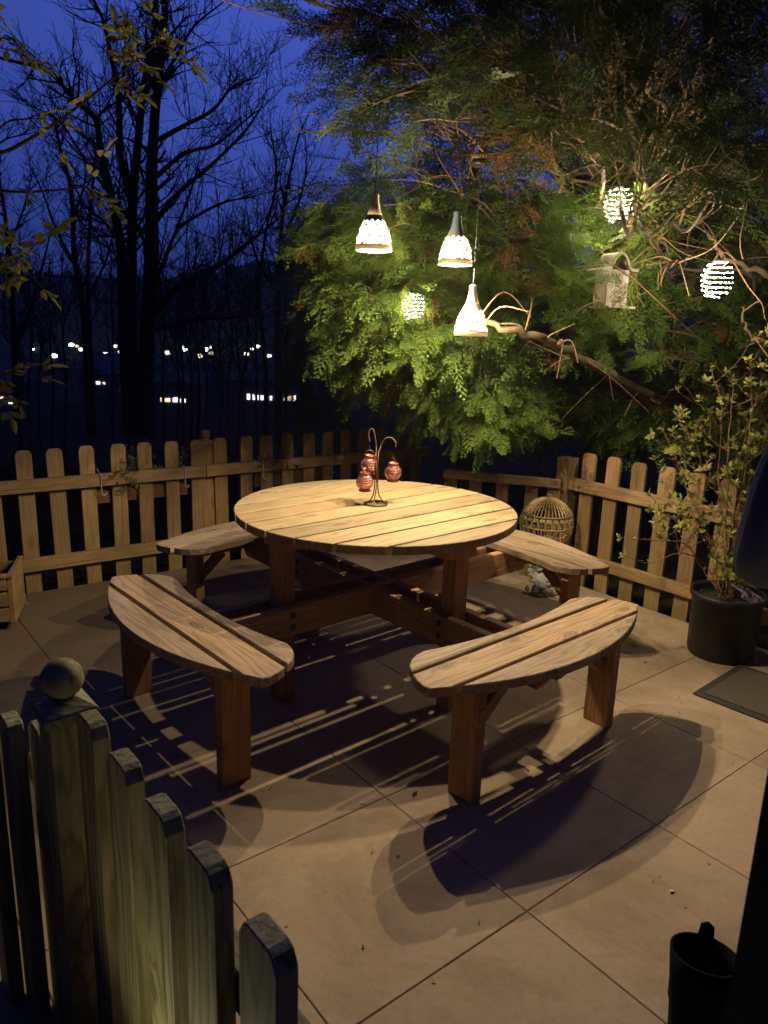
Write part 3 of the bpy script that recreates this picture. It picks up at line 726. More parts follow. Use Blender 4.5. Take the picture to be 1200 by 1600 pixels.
# ------------------------------------------------------------------ potted shrub, plant tag, mat, planter
POT=Vector((1.655,3.355,0))
def leaf_blade(mb,p,d,n,L,w,r=None):
    """a small pointed leaf of four quads, folded along the midrib"""
    d=d.normalized(); s=d.cross(n); s=s.normalized() if s.length>1e-6 else d.orthogonal().normalized(); n=s.cross(d)
    a=p; m1=p+d*L*.35-n*L*.05; m2=p+d*L*.7-n*L*.06; e=p+d*L-n*L*.14
    mb.add([a,m1+s*w*.5+n*w*.16,m1,m1-s*w*.5+n*w*.16,m2+s*w*.4+n*w*.12,m2,m2-s*w*.4+n*w*.12,e],[(0,2,1),(0,3,2),(1,2,5,4),(2,3,6,5),(4,5,7),(5,6,7)],None,random.random() if r is None else r)
def potted_shrub():
    t=thing('potted_shrub','leggy young shrub with pale leaf tips growing in a black plastic pot','potted shrub',POT)
    b=MB(); b.lathe([(.142,0),(.150,.02),(.158,.29),(.168,.292),(.170,.318),(.160,.320),(.152,.30),(.150,.275),(.02,.278)],n=44); build('pot',b,M_POT,t,True)
    b=MB(); vs=[];fs=[]
    b.lathe([(.150,.262),(.12,.276),(.06,.284),(.0001,.288)],n=28)
    for k in range(90): 
        a=random.random()*6.28; r=.14*math.sqrt(random.random()); b.ball((r*cos(a),r*sin(a),.278+random.uniform(0,.01)),random.uniform(.003,.008),5)
    build('soil',b,M_SOIL,t)
    st=MB(); lf=MB()
    def rosette(p,d,k,s):
        for i in range(k):
            a=random.random()*6.28; o=d.orthogonal().normalized(); q=(o*cos(a)+d.cross(o)*sin(a))
            leaf_blade(lf,p+d*random.uniform(-.02,.006),(q+d*random.uniform(.3,1.3)),d,s*random.uniform(.6,1.1),s*.36)
    def grow(pts,r0,lev):
        c=curve(pts,5); n=len(c)
        c=[p+Vector((random.gauss(0,.003),random.gauss(0,.003),0)) for p in c]
        st.tube(c,[lerp(r0,r0*.35,i/(n-1)) for i in range(n)],5)
        d=(c[-1]-c[-3]).normalized(); rosette(c[-1],d,8 if lev else 6,.036)
        if lev>=2: return
        k=random.randint(4,7) if lev==0 else random.randint(2,3)
        for i in range(k):
            s=random.uniform(.35,.97); p=c[int(s*(n-1))]; a=random.random()*6.28
            out=Vector((cos(a),sin(a),random.uniform(.2,1.1))).normalized(); L=random.uniform(.10,.28)*(1 if lev==0 else .55)
            grow([p,p+out*L*.5+Vector((0,0,.01)),p+out*L+Vector((0,0,L*.25))],r0*.45,lev+1)
        for i in range(7 if lev==0 else 3):
            s=random.uniform(.25,.98); p=c[int(s*(n-1))]; a=random.random()*6.28
            leaf_blade(lf,p,Vector((cos(a),sin(a),.5)),Vector((0,0,1)),random.uniform(.018,.034),.012)
    o=Vector((0.0,0,.275)); dpt=(POT-Vector((0,0,CH))).dot(_f)
    L=lambda px,py,dd=0:P(px,py,dpt+dd)-POT
    grow([o,L(1134,850),L(1136,760),L(1138,690),L(1146,600)],.0065,0)
    grow([o+Vector((.015,.01,0)),L(1130,840),L(1122,740,.05),L(1128,640,.05),L(1110,575,.08)],.005,0)
    grow([o+Vector((.02,-.01,0)),L(1150,820),L(1165,730,.02),L(1175,640,.05),L(1172,560)],.005,0)
    grow([o+Vector((-.02,0,0)),L(1105,830),L(1072,760),L(1052,705),L(1036,672)],.0045,0)
    grow([o+Vector((-.03,.01,0)),L(1110,860),L(1080,830,-.05),L(1035,800,-.08),L(1015,772,-.1)],.004,0)
    grow([o+Vector((-.02,-.02,0)),L(1100,880),L(1060,865,-.08),L(1015,880,-.12),L(975,868,-.15)],.0038,0)
    grow([o+Vector((-.01,-.03,0)),L(1098,890,-.04),L(1070,850,-.1),L(1025,845,-.15),L(968,840,-.2)],.0036,0)
    grow([o+Vector((.01,.02,0)),L(1145,860),L(1150,780),L(1160,700),L(1185,620)],.0045,0)
    grow([o+Vector((.0,.02,0)),L(1120,880),L(1090,800,.05),L(1095,730,.05),L(1085,665,.05)],.0042,0)
    for k in range(14):
        a=random.random()*6.28; q=Vector((cos(a)*.10,sin(a)*.08,random.uniform(.10,.3)))
        grow([o+Vector((random.gauss(0,.02),random.gauss(0,.02),0)),o+q*.5+Vector((0,0,.05)),o+q],.003,1)
    build('stems',st,M_TWIG,t); build('leaves',lf,M_LEAF,t)
potted_shrub()
def plant_tag():
    c=POT+Vector((.062,-.10,.325)); t=thing('plant_label','plant label printed with pink blossom, leaning out of the black pot','plant label',c)
    X=(_r*.82-_u*.57).normalized(); Nn=(-_f+_u*.3).normalized(); Nn=(Nn-X*Nn.dot(X)).normalized(); Y=Nn.cross(X)
    F=Matrix(((X.x,Y.x,Nn.x,0),(X.y,Y.y,Nn.y,0),(X.z,Y.z,Nn.z,0),(0,0,0,1)))
    m=NT('blossom_print'); v=m.new('ShaderNodeTexVoronoi'); m.L(m.obj(),v.inputs['Vector']); v.inputs['Scale'].default_value=70
    m.L(m.ramp(v.outputs['Distance'],[(.0,(.9,.8,.8)),(.45,(.75,.55,.6)),(.62,(.20,.12,.12)),(.9,(.05,.04,.03))]),m.b.inputs['Base Color'])
    b=MB(); b.box((-.045,-.028,0),(.055,.028,.0012),F); build('card',b,m.m,t)
    b=MB(); b.box((.0555,-.028,.0),(.072,.028,.0012),F); build('green_band',b,plain('green_print',(.02,.16,.07),.4),t)
    b=MB(); b.box((-.11,-.006,-.0012),(-.0455,.006,.0005),F); build('stake',b,plain('label_stake',(.5,.5,.45),.5),t)
plant_tag()
def mat():
    a=RAD(-48); T=Vector((cos(a),sin(a),0)); N=Vector((-T.y,T.x,0)); o=Vector((1.349,2.913,0))
    t=thing('doormat','dark ribbed doormat lying on the slabs in front of the black pot','doormat',o,a)
    b=MB(); b.box((0,0,.0025),(.75,.46,.009),None,.002); b2=b
    build('backing',b,plain('mat_rubber',(.040,.034,.028),.8,0,.3,40),t)
    m=NT('mat_pile'); n=m.noise(m.obj(),190,4,.8); m.L(m.mix(n,(.02,.015,.010),(.17,.13,.085)),m.b.inputs['Base Color']); m.b.inputs['Roughness'].default_value=1; m.bump(n,1,.004)
    b=MB(); b.box((.035,.035,.0095),(.715,.425,.014),None,.002); build('pile',b,m.m,t)
mat()
def planter():
    c=G(18,985,0); t=thing('wooden_planter','slatted wooden planter box cut by the left edge of the photo','planter',c,RAD(107))
    # right-hand side runs towards the fence, the slatted front runs out of the picture
    b=MB(); b.box((0,-.022,.035),(.30,0,.27),None,.003); build('side_panel',b,M_FENCE,t)
    b=MB()
    for z0,z1 in ((.05,.115),(.13,.195),(.21,.268)): b.box((-.012,0.0035,z0),(.008,.5,z1),None,.002,'y')
    build('front_slats',b,M_FENCE,t)
    b=MB(); b.box((.009,.47,.05),(.30,.49,.265)); b.box((.28,.0005,.05),(.30,.469,.265)); build('back_panel',b,M_FENCE,t)
    b=MB(); b.box((.010,.002,.18),(.279,.468,.215)); build('soil',b,M_SOIL,t)
    b=MB(); b.box((-.013,-.027,.2705),(.31,-.0005,.288),None,.003); b.box((-.018,.0,.2705),(.02,.5,.288),None,.003); build('top_edge',b,M_FENCE,t)
planter()

# ------------------------------------------------------------------ troughs hung behind the left fence
def trough(label,s0,s1,dens,group):
    N=Vector((-LFT.y,LFT.x,0)); o=LF0+LFT*s0+N*.03; a=math.atan2(LFT.y,LFT.x); L=s1-s0
    t=thing('hanging_trough',label,'plant trough',(o.x,o.y,.46),a,group)
    b=MB(); b.prism([(.0,.0),(.14,.0),(.16,.15),(-.0,.15)],0,L,Matrix(((0,0,1,0),(1,0,0,.0),(0,1,0,0),(0,0,0,1))),.004); build('trough_body',b,M_TERRA,t)
    b=MB()
    for k in range(dens):
        x=random.uniform(.02,L-.02); x=x if random.random()<.35 else (L*.35+random.gauss(0,.07)); y=random.uniform(.0,.13); p=Vector((x,y,.15)); tilt=Vector((random.gauss(0,.35),random.gauss(-.25,.5),1)).normalized()
        Ls=random.uniform(.07,.20)
        if random.random()<.3:  # trailing over the rail
            p=Vector((L*.35+random.gauss(0,.06),-.04,.16+random.uniform(-.02,.05))); tilt=Vector((random.gauss(0,.5),-.4,random.uniform(-1.0,.4))).normalized(); Ls*=.7
        c=[p,p+tilt*Ls*.5,p+tilt*Ls+Vector((0,-.01,-.015))]
        b.tube(c,[.0016,.0013,.0006],3)
        for i in range(9):
            q=c[0].lerp(c[2],random.uniform(.2,1)); d=Vector((random.gauss(0,1),random.gauss(0,1),random.uniform(0,1.2)))
            leaf_blade(b,q,d,Vector((0,0,1)),random.uniform(.02,.045),.009)
    build('foliage',b,M_TUFT,t)
    b=MB()
    for x in (.03,L-.04):
        b.tube(curve([(x,.0,.20),(x,-.02,.190),(x,-.071,.186),(x,-.074,.15),(x,-.072,.075),(x+.02,-.07,.062),(x+.03,-.05,.07)],4),.0028,5)
    build('hooks',b,M_WHITE,t)
trough('plant trough with trailing tufts hung behind the left end of the long fence',.02,.58,60,'plant troughs on the long fence')
trough('plant trough with dry stems hung behind the fence near the conifer',1.03,1.62,42,'plant troughs on the long fence')

# ------------------------------------------------------------------ birdhouse
def birdhouse():
    c=P(951,482,3.72); t=thing('birdhouse','whitewashed wooden birdhouse with a curved roof hanging in the conifer','birdhouse',c,RAD(24)); t.scale=(.88,.88,.92)
    h=.20; w=.074
    b=MB()
    for k in range(4): b.box((-w+k*w/2+.0007,-.058,.012),(-w+(k+1)*w/2-.0007,-.046,h),None,.0015,'z')
    hb=build('front_boards',b,M_PAINT,t)
    b=MB(); b.lathe([(.0001,0),(.018,0),(.018,.003),(.0001,.003)],(0,-.0585,.13),18,None,Matrix.Rotation(pi/2,4,'X')); build('entrance_hole',b,M_BLACK,hb)
    b=MB(); b.box((-w,-.045,.012),(-w+.01,.05,h),None,.001,'z'); b.box((w-.01,-.045,.012),(w,.05,h),None,.001,'z'); b.box((-w+.0105,.04,.012),(w-.0105,.05,h),None,.001,'z'); build('body',b,M_PAINT,t)
    # roof: ogee swept from side to side
    xs=np.linspace(-.118,.118,25); zz=[h+.075*cos(min(1,abs(x)/.062)*pi/2)**.8 - .012*max(0,(abs(x)-.062)/.05) +.006*max(0,(abs(x)-.09)/.03) for x in xs]
    poly=[(x,z+.014) for x,z in zip(xs,zz)][::-1]+[(x,z) for x,z in zip(xs,zz)]
    b=MB(); b.prism(poly[::-1],-.075,.075,Matrix(((1,0,0,0),(0,0,-1,0),(0,1,0,0),(0,0,0,1))),0); build('roof',b,M_PAINT,t)
    b=MB(); b.box((-.09,-.105,0),(.10,.06,.0115),None,.002); build('floor_board',b,M_PAINT,t)
    b=MB(); b.tube([(0,0,h+.085),(0,0,h+.24)],.0012,5); build('string',b,M_CORD,t)
birdhouse()

# ------------------------------------------------------------------ dark things at the right edge
def hanging_cloth():
    c=P(1236,905,1.05); t=thing('hanging_cloth','dark navy cloth hanging down at the right edge, blurred by nearness','cloth',c)
    b=MB(); n=64; vs=[]; zs=np.linspace(0,.75,22)
    for i,z in enumerate(zs):
        R=np.interp(z,[0,.02,.13,.27,.5,.75],[.072,.076,.064,.036,.028,.02])
        for k in range(n):
            a=2*pi*k/n; r=R*(1+.10*cos(8*a+z*2)+.03*sin(3*a+5*z)); vs.append((r*cos(a),r*sin(a),z+.006*cos(8*a)*(i==0)))
    m=len(zs); fs=[(i*n+k,i*n+(k+1)%n,(i+1)*n+(k+1)%n,(i+1)*n+k) for i in range(m-1) for k in range(n)]
    fs+= [tuple(range(n-1,-1,-1))]
    b.add(vs,fs); build('folds',b,M_NAVY,t,True)
    b=MB(); b.lathe([(.012,.70),(.03,.71),(.03,.735),(.012,.745)],n=20); build('tie_band',b,M_COVER,t,True)
hanging_cloth()
def edge_post():
    e=P(1131,1600,.86); T=Vector((1,.0,0)); x0=Vector((e.x,e.y-.10,0)); t=thing('timber_post','black upright post filling the lower right edge, blurred by nearness','post',x0)
    b=MB(); b.prism([(.0,.0),(.10,.0),(.10,.10),(.0,.10)],-.03,2.3,None,.008,'z'); build('shaft',b,M_COVER,t)
    b=MB(); b.box((-.006,-.006,2.3005),(.106,.106,2.32),None,.004); build('cap',b,M_COVER,t)
edge_post()
def boot():
    c=G(1102,1490,.30); t=thing('rubber_boot','tall black rubber boot with a pull tab, at the lower right corner','boot',(c.x,c.y,0),RAD(-115))
    b=MB(); n=28; vs=[]; zs=[.0,.02,.05,.08,.11,.15,.2,.26,.30]
    for z in zs:
        fr=np.interp(z,[0,.05,.08,.11,.15,.3],[.20,.19,.16,.10,.070,.068]); bk=np.interp(z,[0,.1,.3],[.06,.055,.066]); w=np.interp(z,[0,.06,.12,.3],[.05,.05,.048,.066])
        for k in range(n):
            a=2*pi*k/n; x=cos(a); vs.append(((fr if x>0 else bk)*x, w*sin(a), z+(.012*cos(a) if z==.30 else 0)))
    vs2=[(x*.93,y*.93,z) for x,y,z in vs[-n:]]+[(x*.85,y*.85,z-.12) for x,y,z in vs[-n:]]
    allv=vs+vs2; m=len(allv)//n
    b.add(allv,[(i*n+k,i*n+(k+1)%n,(i+1)*n+(k+1)%n,(i+1)*n+k) for i in range(m-1) for k in range(n)]+[tuple(range(n-1,-1,-1)),tuple(range((m-1)*n,m*n))])
    build('boot_body',b,M_COVER,t,True)
    b=MB(); b.prism([(-.016,.285),(.016,.285),(.013,.318),(0,.327),(-.013,.318)],0,.006,Matrix(((0,0,-1,-.055),(1,0,0,0),(0,1,0,0),(0,0,0,1))),.001); build('pull_tab',b,M_COVER,t)
boot()

# ------------------------------------------------------------------ garden spotlight beside the near fence (just out of the frame, its light falls on the boards)
def spotlight():
    loc=Vector((-.45,.70,-.06)); t=thing('garden_spotlight','small black stake spotlight shining on the weathered fence','spotlight',loc)
    aim=Vector((-.27,.92,.40)); src=loc+Vector((0,0,.26)); d=(aim-src).normalized()
    q=d.to_track_quat('Z','Y').to_matrix().to_4x4()
    b=MB(); b.tube([(0,0,-.1),(0,0,.24)],.008,8); build('stake',b,M_BLACK,t)
    b=MB(); b.lathe([(.012,-.06),(.03,-.05),(.034,.0),(.036,.012),(.031,.012),(.030,.0),(.002,-.004)],(0,0,.26),24,None,q); build('lamp_head',b,M_BLACK,t,True)
    l=bpy.data.lights.new('spot','SPOT'); l.energy=3.6; l.color=(1,.93,.62); l.spot_size=RAD(112); l.spot_blend=1.0; l.shadow_soft_size=.02
    o=bpy.data.objects.new('spot_light',l); COL.objects.link(o); o.parent=t; o.location=Vector((0,0,.26))+d*.02; o.rotation_euler=d.to_track_quat('-Z','Y').to_euler()
spotlight()

# ------------------------------------------------------------------ conifers
def spray_template(nl,ang,curl,seed):
    """a flat feathery cypress spray of unit length along +x, as quads"""
    rg=random.Random(seed); V=[];F=[]
    def rib(p,d,L,w,bend=0):
        s=Vector((-d.y,d.x,0)); m=p+d*L*.38+Vector((0,0,bend*L*.2)); e=p+d*L+Vector((0,0,bend*L))
        o=len(V); V.extend([p-s*w*.3,m+s*w,e,m-s*w]); F.append((o,o+1,o+2,o+3))
    segs=6; yb=lambda a: .10*sin(a*2.6+seed)*a
    C=lambda a: Vector((a,yb(a),-curl*a*a))
    for i in range(segs):
        a=i/segs; p=C(a); q=C(a+1.15/segs); rib(p,(q-p).normalized(),(q-p).length,.010*(1.25-a))
    for i in range(nl):
        t=.05+.93*i/(nl-1); sg=1 if i%2 else -1
        L=(.46*(1-t)**.75+.05)*rg.uniform(.55,1.2)*(.55+.45*min(1,t*6)); a=sg*ang*rg.uniform(.75,1.2)
        p=C(t); bz=rg.uniform(-.30,.05); n=max(2,int(L/.10)); dirn=a; q=p
        for k in range(n):                       # the branchlet curves forward
            dirn=a*(1-.35*k/n); d=Vector((cos(dirn),sin(dirn),bz*(k+.5)/n)).normalized(); l=L/n
            rib(q,d,l*1.2,.0105*(1.3-.6*k/n)); q2=q+d*l
            for s2 in (-1,1):
                if rg.random()<.12: continue
                a2=dirn+s2*rg.uniform(.42,.62); l2=(.115-.06*k/n)*rg.uniform(.7,1.25)*(.6+L)
                rib(q+d*l*rg.uniform(.1,.8),Vector((cos(a2),sin(a2),rg.uniform(-.3,.1))).normalized(),l2,.0115)
            q=q2
    return np.array([tuple(v) for v in V],np.float32),np.array(F,np.int32)
TEMPL=[spray_template(n,a,c,s) for n,a,c,s in ((20,.72,.15,1),(17,.62,.28,2),(22,.78,.08,3),(16,.58,.38,4),(19,.68,.22,5),(14,.75,.3,6))]
def inside(poly,x,y):
    c=False; n=len(poly)
    for i in range(n):
        x1,y1=poly[i]; x2,y2=poly[(i+1)%n]
        if (y1>y)!=(y2>y) and x<(x2-x1)*(y-y1)/(y2-y1)+x1: c=not c
    return c
def sample(poly,n,depth):
    xs=[p[0] for p in poly]; ys=[p[1] for p in poly]; out=[]
    while len(out)<n:
        x=random.uniform(min(xs),max(xs)); y=random.uniform(min(ys),max(ys))
        if inside(poly,x,y): out.append(P(x,y,depth(x,y)))
    return out
def conifer(name,label,foot,height,r0,groups,lean=Vector((0,0,0)),extra_limbs=(),nt=14,mat=None):
    """groups: lists of (tip points, droop); foliage is carried by limbs that leave the trunk"""
    foot=Vector(foot); t=thing(name,label,'tree',foot,0,'conifers behind the patio')
    tk=[foot+Vector((0,0,height*s))+lean*s+Vector((random.gauss(0,.03),random.gauss(0,.03),0)) for s in np.linspace(0,1,12)]
    b=MB(); b.tube([p-foot for p in tk],[lerp(r0,r0*.25,s) for s in np.linspace(0,1,12)],10); build('trunk',b,M_BARK,t,True)
    axis=lambda z: tk[0].lerp(tk[-1],max(0,min(1,(z-foot.z)/height)))
    VV=[];FF=[];RR=[]; off=0; limb=MB(); twig=MB()
    for tips,droop,sc,per in groups:
        tips=list(tips); random.shuffle(tips); used=[False]*len(tips); arr=np.array([tuple(p) for p in tips])
        order=list(range(len(tips)))
        for i in order:
            if used[i]: continue
            d=np.linalg.norm(arr-arr[i],axis=1); near=[j for j in np.argsort(d) if not used[j]][:per]
            for j in near: used[j]=True
            cen=Vector(arr[near].mean(0)); a=axis(cen.z+random.uniform(-.5,.15)); a.z=max(.6,cen.z+random.uniform(-.6,.2)); 
            v=cen-a; end=a+v*.86
            mid=a+v*.5+Vector((random.gauss(0,.10),random.gauss(0,.10),v.length*.06+random.gauss(0,.05)))
            m2=a+v*.25+Vector((random.gauss(0,.06),random.gauss(0,.06),v.length*.02))
            m3=a+v*.7+Vector((random.gauss(0,.07),random.gauss(0,.07),random.gauss(0,.04)))
            c=curve([a,m2,mid,m3,end],4); n=len(c); rr=.006+.006*v.length*random.uniform(.6,1.3)
            limb.tube([p-foot for p in c],[lerp(rr,.004,(k/(n-1))**.8) for k in range(n)],6)
            for j in near:
                tip=tips[j]; s=random.uniform(.45,.9); q=c[int(s*(n-1))]
                out=(tip-q); 
                if out.length<.05: out=Vector((0,0,-.1))
                out3=(tip-axis(tip.z)); out3.z*=.3; out3.normalize()
                L=random.uniform(.22,.42)*sc; dirn=(out.normalized()*.7+out3*.6+Vector((random.gauss(0,.25),random.gauss(0,.25),random.gauss(-droop*.4,.25)))).normalized()
                base=tip-dirn*L
                st=curve([q,q.lerp(base,.5)+Vector((random.gauss(0,.03),random.gauss(0,.03),random.gauss(.02,.03))),base,base+dirn*L*.55,tip+Vector((0,0,-droop*.16*L))],3)
                m=len(st); twig.tube([p-foot for p in st],[lerp(.0042,.0011,k/(m-1)) for k in range(m)],4)
                # sprays along the last part
                ks=random.randint(6,9); tone=random.random()
                dead=random.random()<.04
                for k in range(ks):
                    u=(k+.5)/ks; idx=lerp(m*.35,m-1,u); i0=int(min(idx,m-2)); p=st[i0].lerp(st[i0+1],idx-i0); tang=(st[i0+1]-st[i0]).normalized()
                    up=Vector((random.gauss(0,.75),random.gauss(-.35,.75),1)).normalized(); side=tang.cross(up).normalized()
                    sg=1 if k%2 else -1; w=.35+.75*u
                    d=(tang*w+side*sg*(1.15-u*.9)+Vector((0,0,-droop*.35*random.random()))+up*random.gauss(0,.15)).normalized()
                    if k==ks-1: d=tang
                    nrm=(up-d*up.dot(d)).normalized(); sd=nrm.cross(d)
                    l=random.uniform(.15,.27)*sc*(1.1-.35*u)
                    tv,tf=TEMPL[random.randrange(6)]
                    Mx=np.array([tuple(d),tuple(sd*random.choice((-1,1))),tuple(nrm)],np.float32)
                    VV.append(tv@Mx*l+np.array(tuple(p-foot),np.float32)); FF.append(tf+off); off+=len(tv)
                    r=.97+.02*random.random() if dead else min(.93,max(0,.25+.35*tone+.3*random.random()))
                    RR.append(np.full(len(tv),r,np.float32))
    for pts,rad in extra_limbs:
        c=curve(pts,6); n=len(c); limb.tube([p-foot+Vector((random.gauss(0,.008),random.gauss(0,.008),random.gauss(0,.008))) for p in c],[lerp(rad,rad*.35,k/(n-1)) for k in range(n)],8)
        for k in range(nt):     # bare side twigs
            p=c[random.randrange(n//4,n)]; d=Vector((random.gauss(-.3,.6),random.gauss(-.4,.5),random.gauss(-.1,.4))).normalized(); L=random.uniform(.1,.4)
            twig.tube([q-foot for q in curve([p,p+d*L*.5+Vector((0,0,random.gauss(0,.03))),p+d*L+Vector((random.gauss(0,.05),0,random.gauss(-.03,.04)))],4)],[.004*(1-.08*i) for i in range(9)],4)
    lb=build('limbs',limb,M_BARK,t,True); build('twigs',twig,M_TWIG,lb)
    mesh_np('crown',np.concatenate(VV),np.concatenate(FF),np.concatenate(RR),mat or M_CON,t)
    return t
U=random.uniform
mound=[(468,300),(520,262),(575,250),(650,285),(760,280),(880,290),(960,400),(980,560),(920,660),(820,690),(660,630),(560,600),(495,550),(470,470),(455,390)]
right=[(880,300),(1000,280),(1200,240),(1240,260),(1240,720),(1090,700),(1000,700),(900,720),(860,640),(900,520)]
over=[(405,-120),(430,0),(455,60),(480,120),(520,165),(560,190),(640,215),(760,240),(900,270),(1050,300),(1250,330),(1250,-120)]
overd=[(640,-100),(1240,-100),(1240,300),(900,230),(700,150)]
fringe=[(560,200),(700,230),(880,290),(800,300),(620,280),(560,250)]
leftdark=[(430,330),(500,300),(540,420),(560,620),(500,690),(455,690),(440,560)]
def dm(x,y): # front of the lit mound, hollow around the lamps
    base=3.36+.32*abs((x-610)/300)**1.5 + (.25 if y>560 else 0) + (.9 if x>850 and y>560 else 0)
    if x<630 and y<480: base-=.24
    return base+abs(random.gauss(0,.32))
CA=(1.55,5.35,-.06); CB=(.62,5.75,-.06); CC=(2.35,4.7,-.06); CD=(-.35,6.6,-.06)
conifer('conifer','bright feathery conifer spreading behind the three pendant lamps',CB,2.9,.09,
   [(sample(mound,430,dm),.5,1.0,5), (sample([(490,540),(640,560),(900,600),(980,560),(920,670),(820,710),(650,660),(560,610)],90,lambda x,y:(4.0 if x<820 else 4.6)+abs(random.gauss(0,.25))),1.0,1.0,5)],
   extra_limbs=[([Vector((.7,5.6,1.2)),P(1000,625,4.5),P(950,585,3.9),P(890,550,3.5),P(820,520,3.3),P(745,500,3.22)],.034),([Vector((.62,5.7,2.0)),P(820,420,4.4),P(700,440,4.0),P(610,500,3.9)],.016)])
conifer('conifer','tall overhanging conifer whose dark boughs fill the top of the photo',CA,6.8,.16,
   [(sample(over,215,lambda x,y:U(2.4,4.4) if x<850 else U(4.2,5.0)),.5,1.15,5),(sample(overd,120,lambda x,y:U(2.25,2.75)),.5,1.0,5),(sample(overd,130,lambda x,y:U(4.3,5.1)),.5,1.2,5),(sample([(-300,-700),(1500,-700),(1400,-130),(-50,-130)],150,lambda x,y:U(2.2,3.6)),.4,1.5,6),(sample([(430,20),(600,20),(620,190),(540,175),(470,110)],26,lambda x,y:U(2.9,4.2)),.5,1.1,4),(sample(fringe,12,lambda x,y:U(3.2,4.6)),.5,1.0,3)],  # tips far above the frame are unseen boughs, added to block sky light
   extra_limbs=[([Vector((1.5,5.3,2.9)),P(1060,290,4.6),P(960,245,4.0),P(860,235,3.5),P(740,245,3.2)],.026),
                ([Vector((1.5,5.3,2.8)),P(1000,250,4.6),P(880,215,4.0),P(780,190,3.5),P(690,140,3.2)],.022),
                ([Vector((1.5,5.3,3.2)),P(1000,300,4.4),P(970,180,4.2),P(950,60,4.0),P(945,-40,3.9)],.022),
                ([Vector((1.55,5.3,2.8)),P(1020,320,4.3),P(1010,360,3.9),P(1035,400,3.7),P(1060,410,3.6)],.018),
                ([Vector((1.5,5.2,2.7)),P(1000,285,4.4),P(900,280,4.0),P(780,232,3.6),P(650,205,3.3)],.012),
                ([Vector((1.5,5.2,2.9)),P(980,240,4.4),P(880,190,4.0),P(780,150,3.6),P(640,100,3.3)],.013),
                ([Vector((1.5,5.2,2.8)),P(960,300,4.4),P(860,300,4.0),P(760,285,3.7),P(640,262,3.5),P(560,240,3.4)],.011),
                ([Vector((1.5,5.2,3.1)),P(1040,220,4.4),P(1000,120,4.0),P(960,50,3.6),P(900,-20,3.4)],.013),
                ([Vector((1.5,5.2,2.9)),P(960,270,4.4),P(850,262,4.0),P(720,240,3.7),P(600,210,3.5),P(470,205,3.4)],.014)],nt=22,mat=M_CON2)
conifer('conifer','dense conifer at the right, behind the potted shrub and the birdhouse',CC,5.2,.12,
   [(sample(right,380,lambda x,y:(4.45 if y>560 else (4.1 if x>1030 else 3.85))+abs(random.gauss(0,.45)))+[P(U(895,1000),U(395,490),U(3.42,3.6)) for _ in range(4)]+[P(U(935,1000),U(280,360),U(3.5,3.65)) for _ in range(5)],.6,1.0,5)],
   extra_limbs=[([Vector((2.3,4.7,1.9)),P(1230,440,3.8),P(1180,418,3.65),P(1130,400,3.6),P(1105,365,3.6)],.022),([Vector((2.3,4.7,1.3)),P(1230,560,3.8),P(1170,520,3.7),P(1160,480,3.7)],.012)],nt=5)
conifer('conifer','shadowy conifer at the left edge of the evergreen mass',CD,2.4,.08,
   [(sample(leftdark,70,lambda x,y:U(5.2,6.3)),.5,1.25,4)])

# ------------------------------------------------------------------ bare winter trees
def bare_tree(label,base_px,depth,stems,spread,twigs,levels=3,r_unit=1.0,group='bare winter trees beyond the fence'):
    """stems: list of (pixel polyline, radius at the start)"""
    foot=P(base_px[0],base_px[1],depth); foot.z=hgt(foot.x,foot.y)-.1
    t=thing('bare_tree',label,'tree',foot,0,group)
    big=MB(); small=MB(); rg=random.Random(int(base_px[0]*7+base_px[1]))
    def side(p,d,L,r,lev):
        n=5; pts=[p]; dd=d.copy()
        for i in range(n):
            dd=(dd+Vector((rg.gauss(0,.16),rg.gauss(0,.16),rg.gauss(.07,.12)))).normalized(); pts.append(pts[-1]+dd*L/n)
        (small if lev>0 else big).tube([q-foot for q in pts],[max(.0035*depth/14,lerp(r,r*.3,i/n)) for i in range(n+1)],4 if lev else 5,cap=False)
        if lev<levels:
            for k in range(rg.randint(3,5) if lev<levels-1 else rg.randint(2,4)):
                i=rg.randint(1,n); a=pts[i]; nd=(dd+Vector((rg.gauss(0,.75),rg.gauss(0,.75),rg.gauss(.15,.5)))).normalized()
                side(a,nd,L*rg.uniform(.4,.7),r*.45,lev+1)
    for px,r in stems:
        r*=.64; pts=[P(x,y,depth+rg.gauss(0,depth*.035)*(1 if k else 0)) for k,(x,y) in enumerate(px)]
        c=curve(pts,5); n=len(c)
        big.tube([q-foot for q in c],[max(.012,lerp(r,r*.28,(i/(n-1))**.9)) for i in range(n)],7)
        tot=sum((c[i+1]-c[i]).length for i in range(n-1))
        for k in range(int(twigs*tot)):
            i=rg.randint(int(n*.22),n-2); a=c[i]; tg=(c[i+1]-c[i]).normalized()
            az=Vector((rg.gauss(0,1),rg.gauss(0,1),rg.gauss(.25,.6))).normalized(); d=(tg*.8+az*.9).normalized()
            side(a,d,spread*rg.uniform(.35,1.0)*(1.1-.6*i/n),max(.012,r*.22),1)
        d=(c[-1]-c[-2]).normalized(); side(c[-1],d,spread*.6,r*.25,1)
    o=build('trunk',big,M_BARE,t); build('crown',small,M_BARE,t)
    return t
Z=lambda *p: [(x*.4,y*.4) for x,y in p]
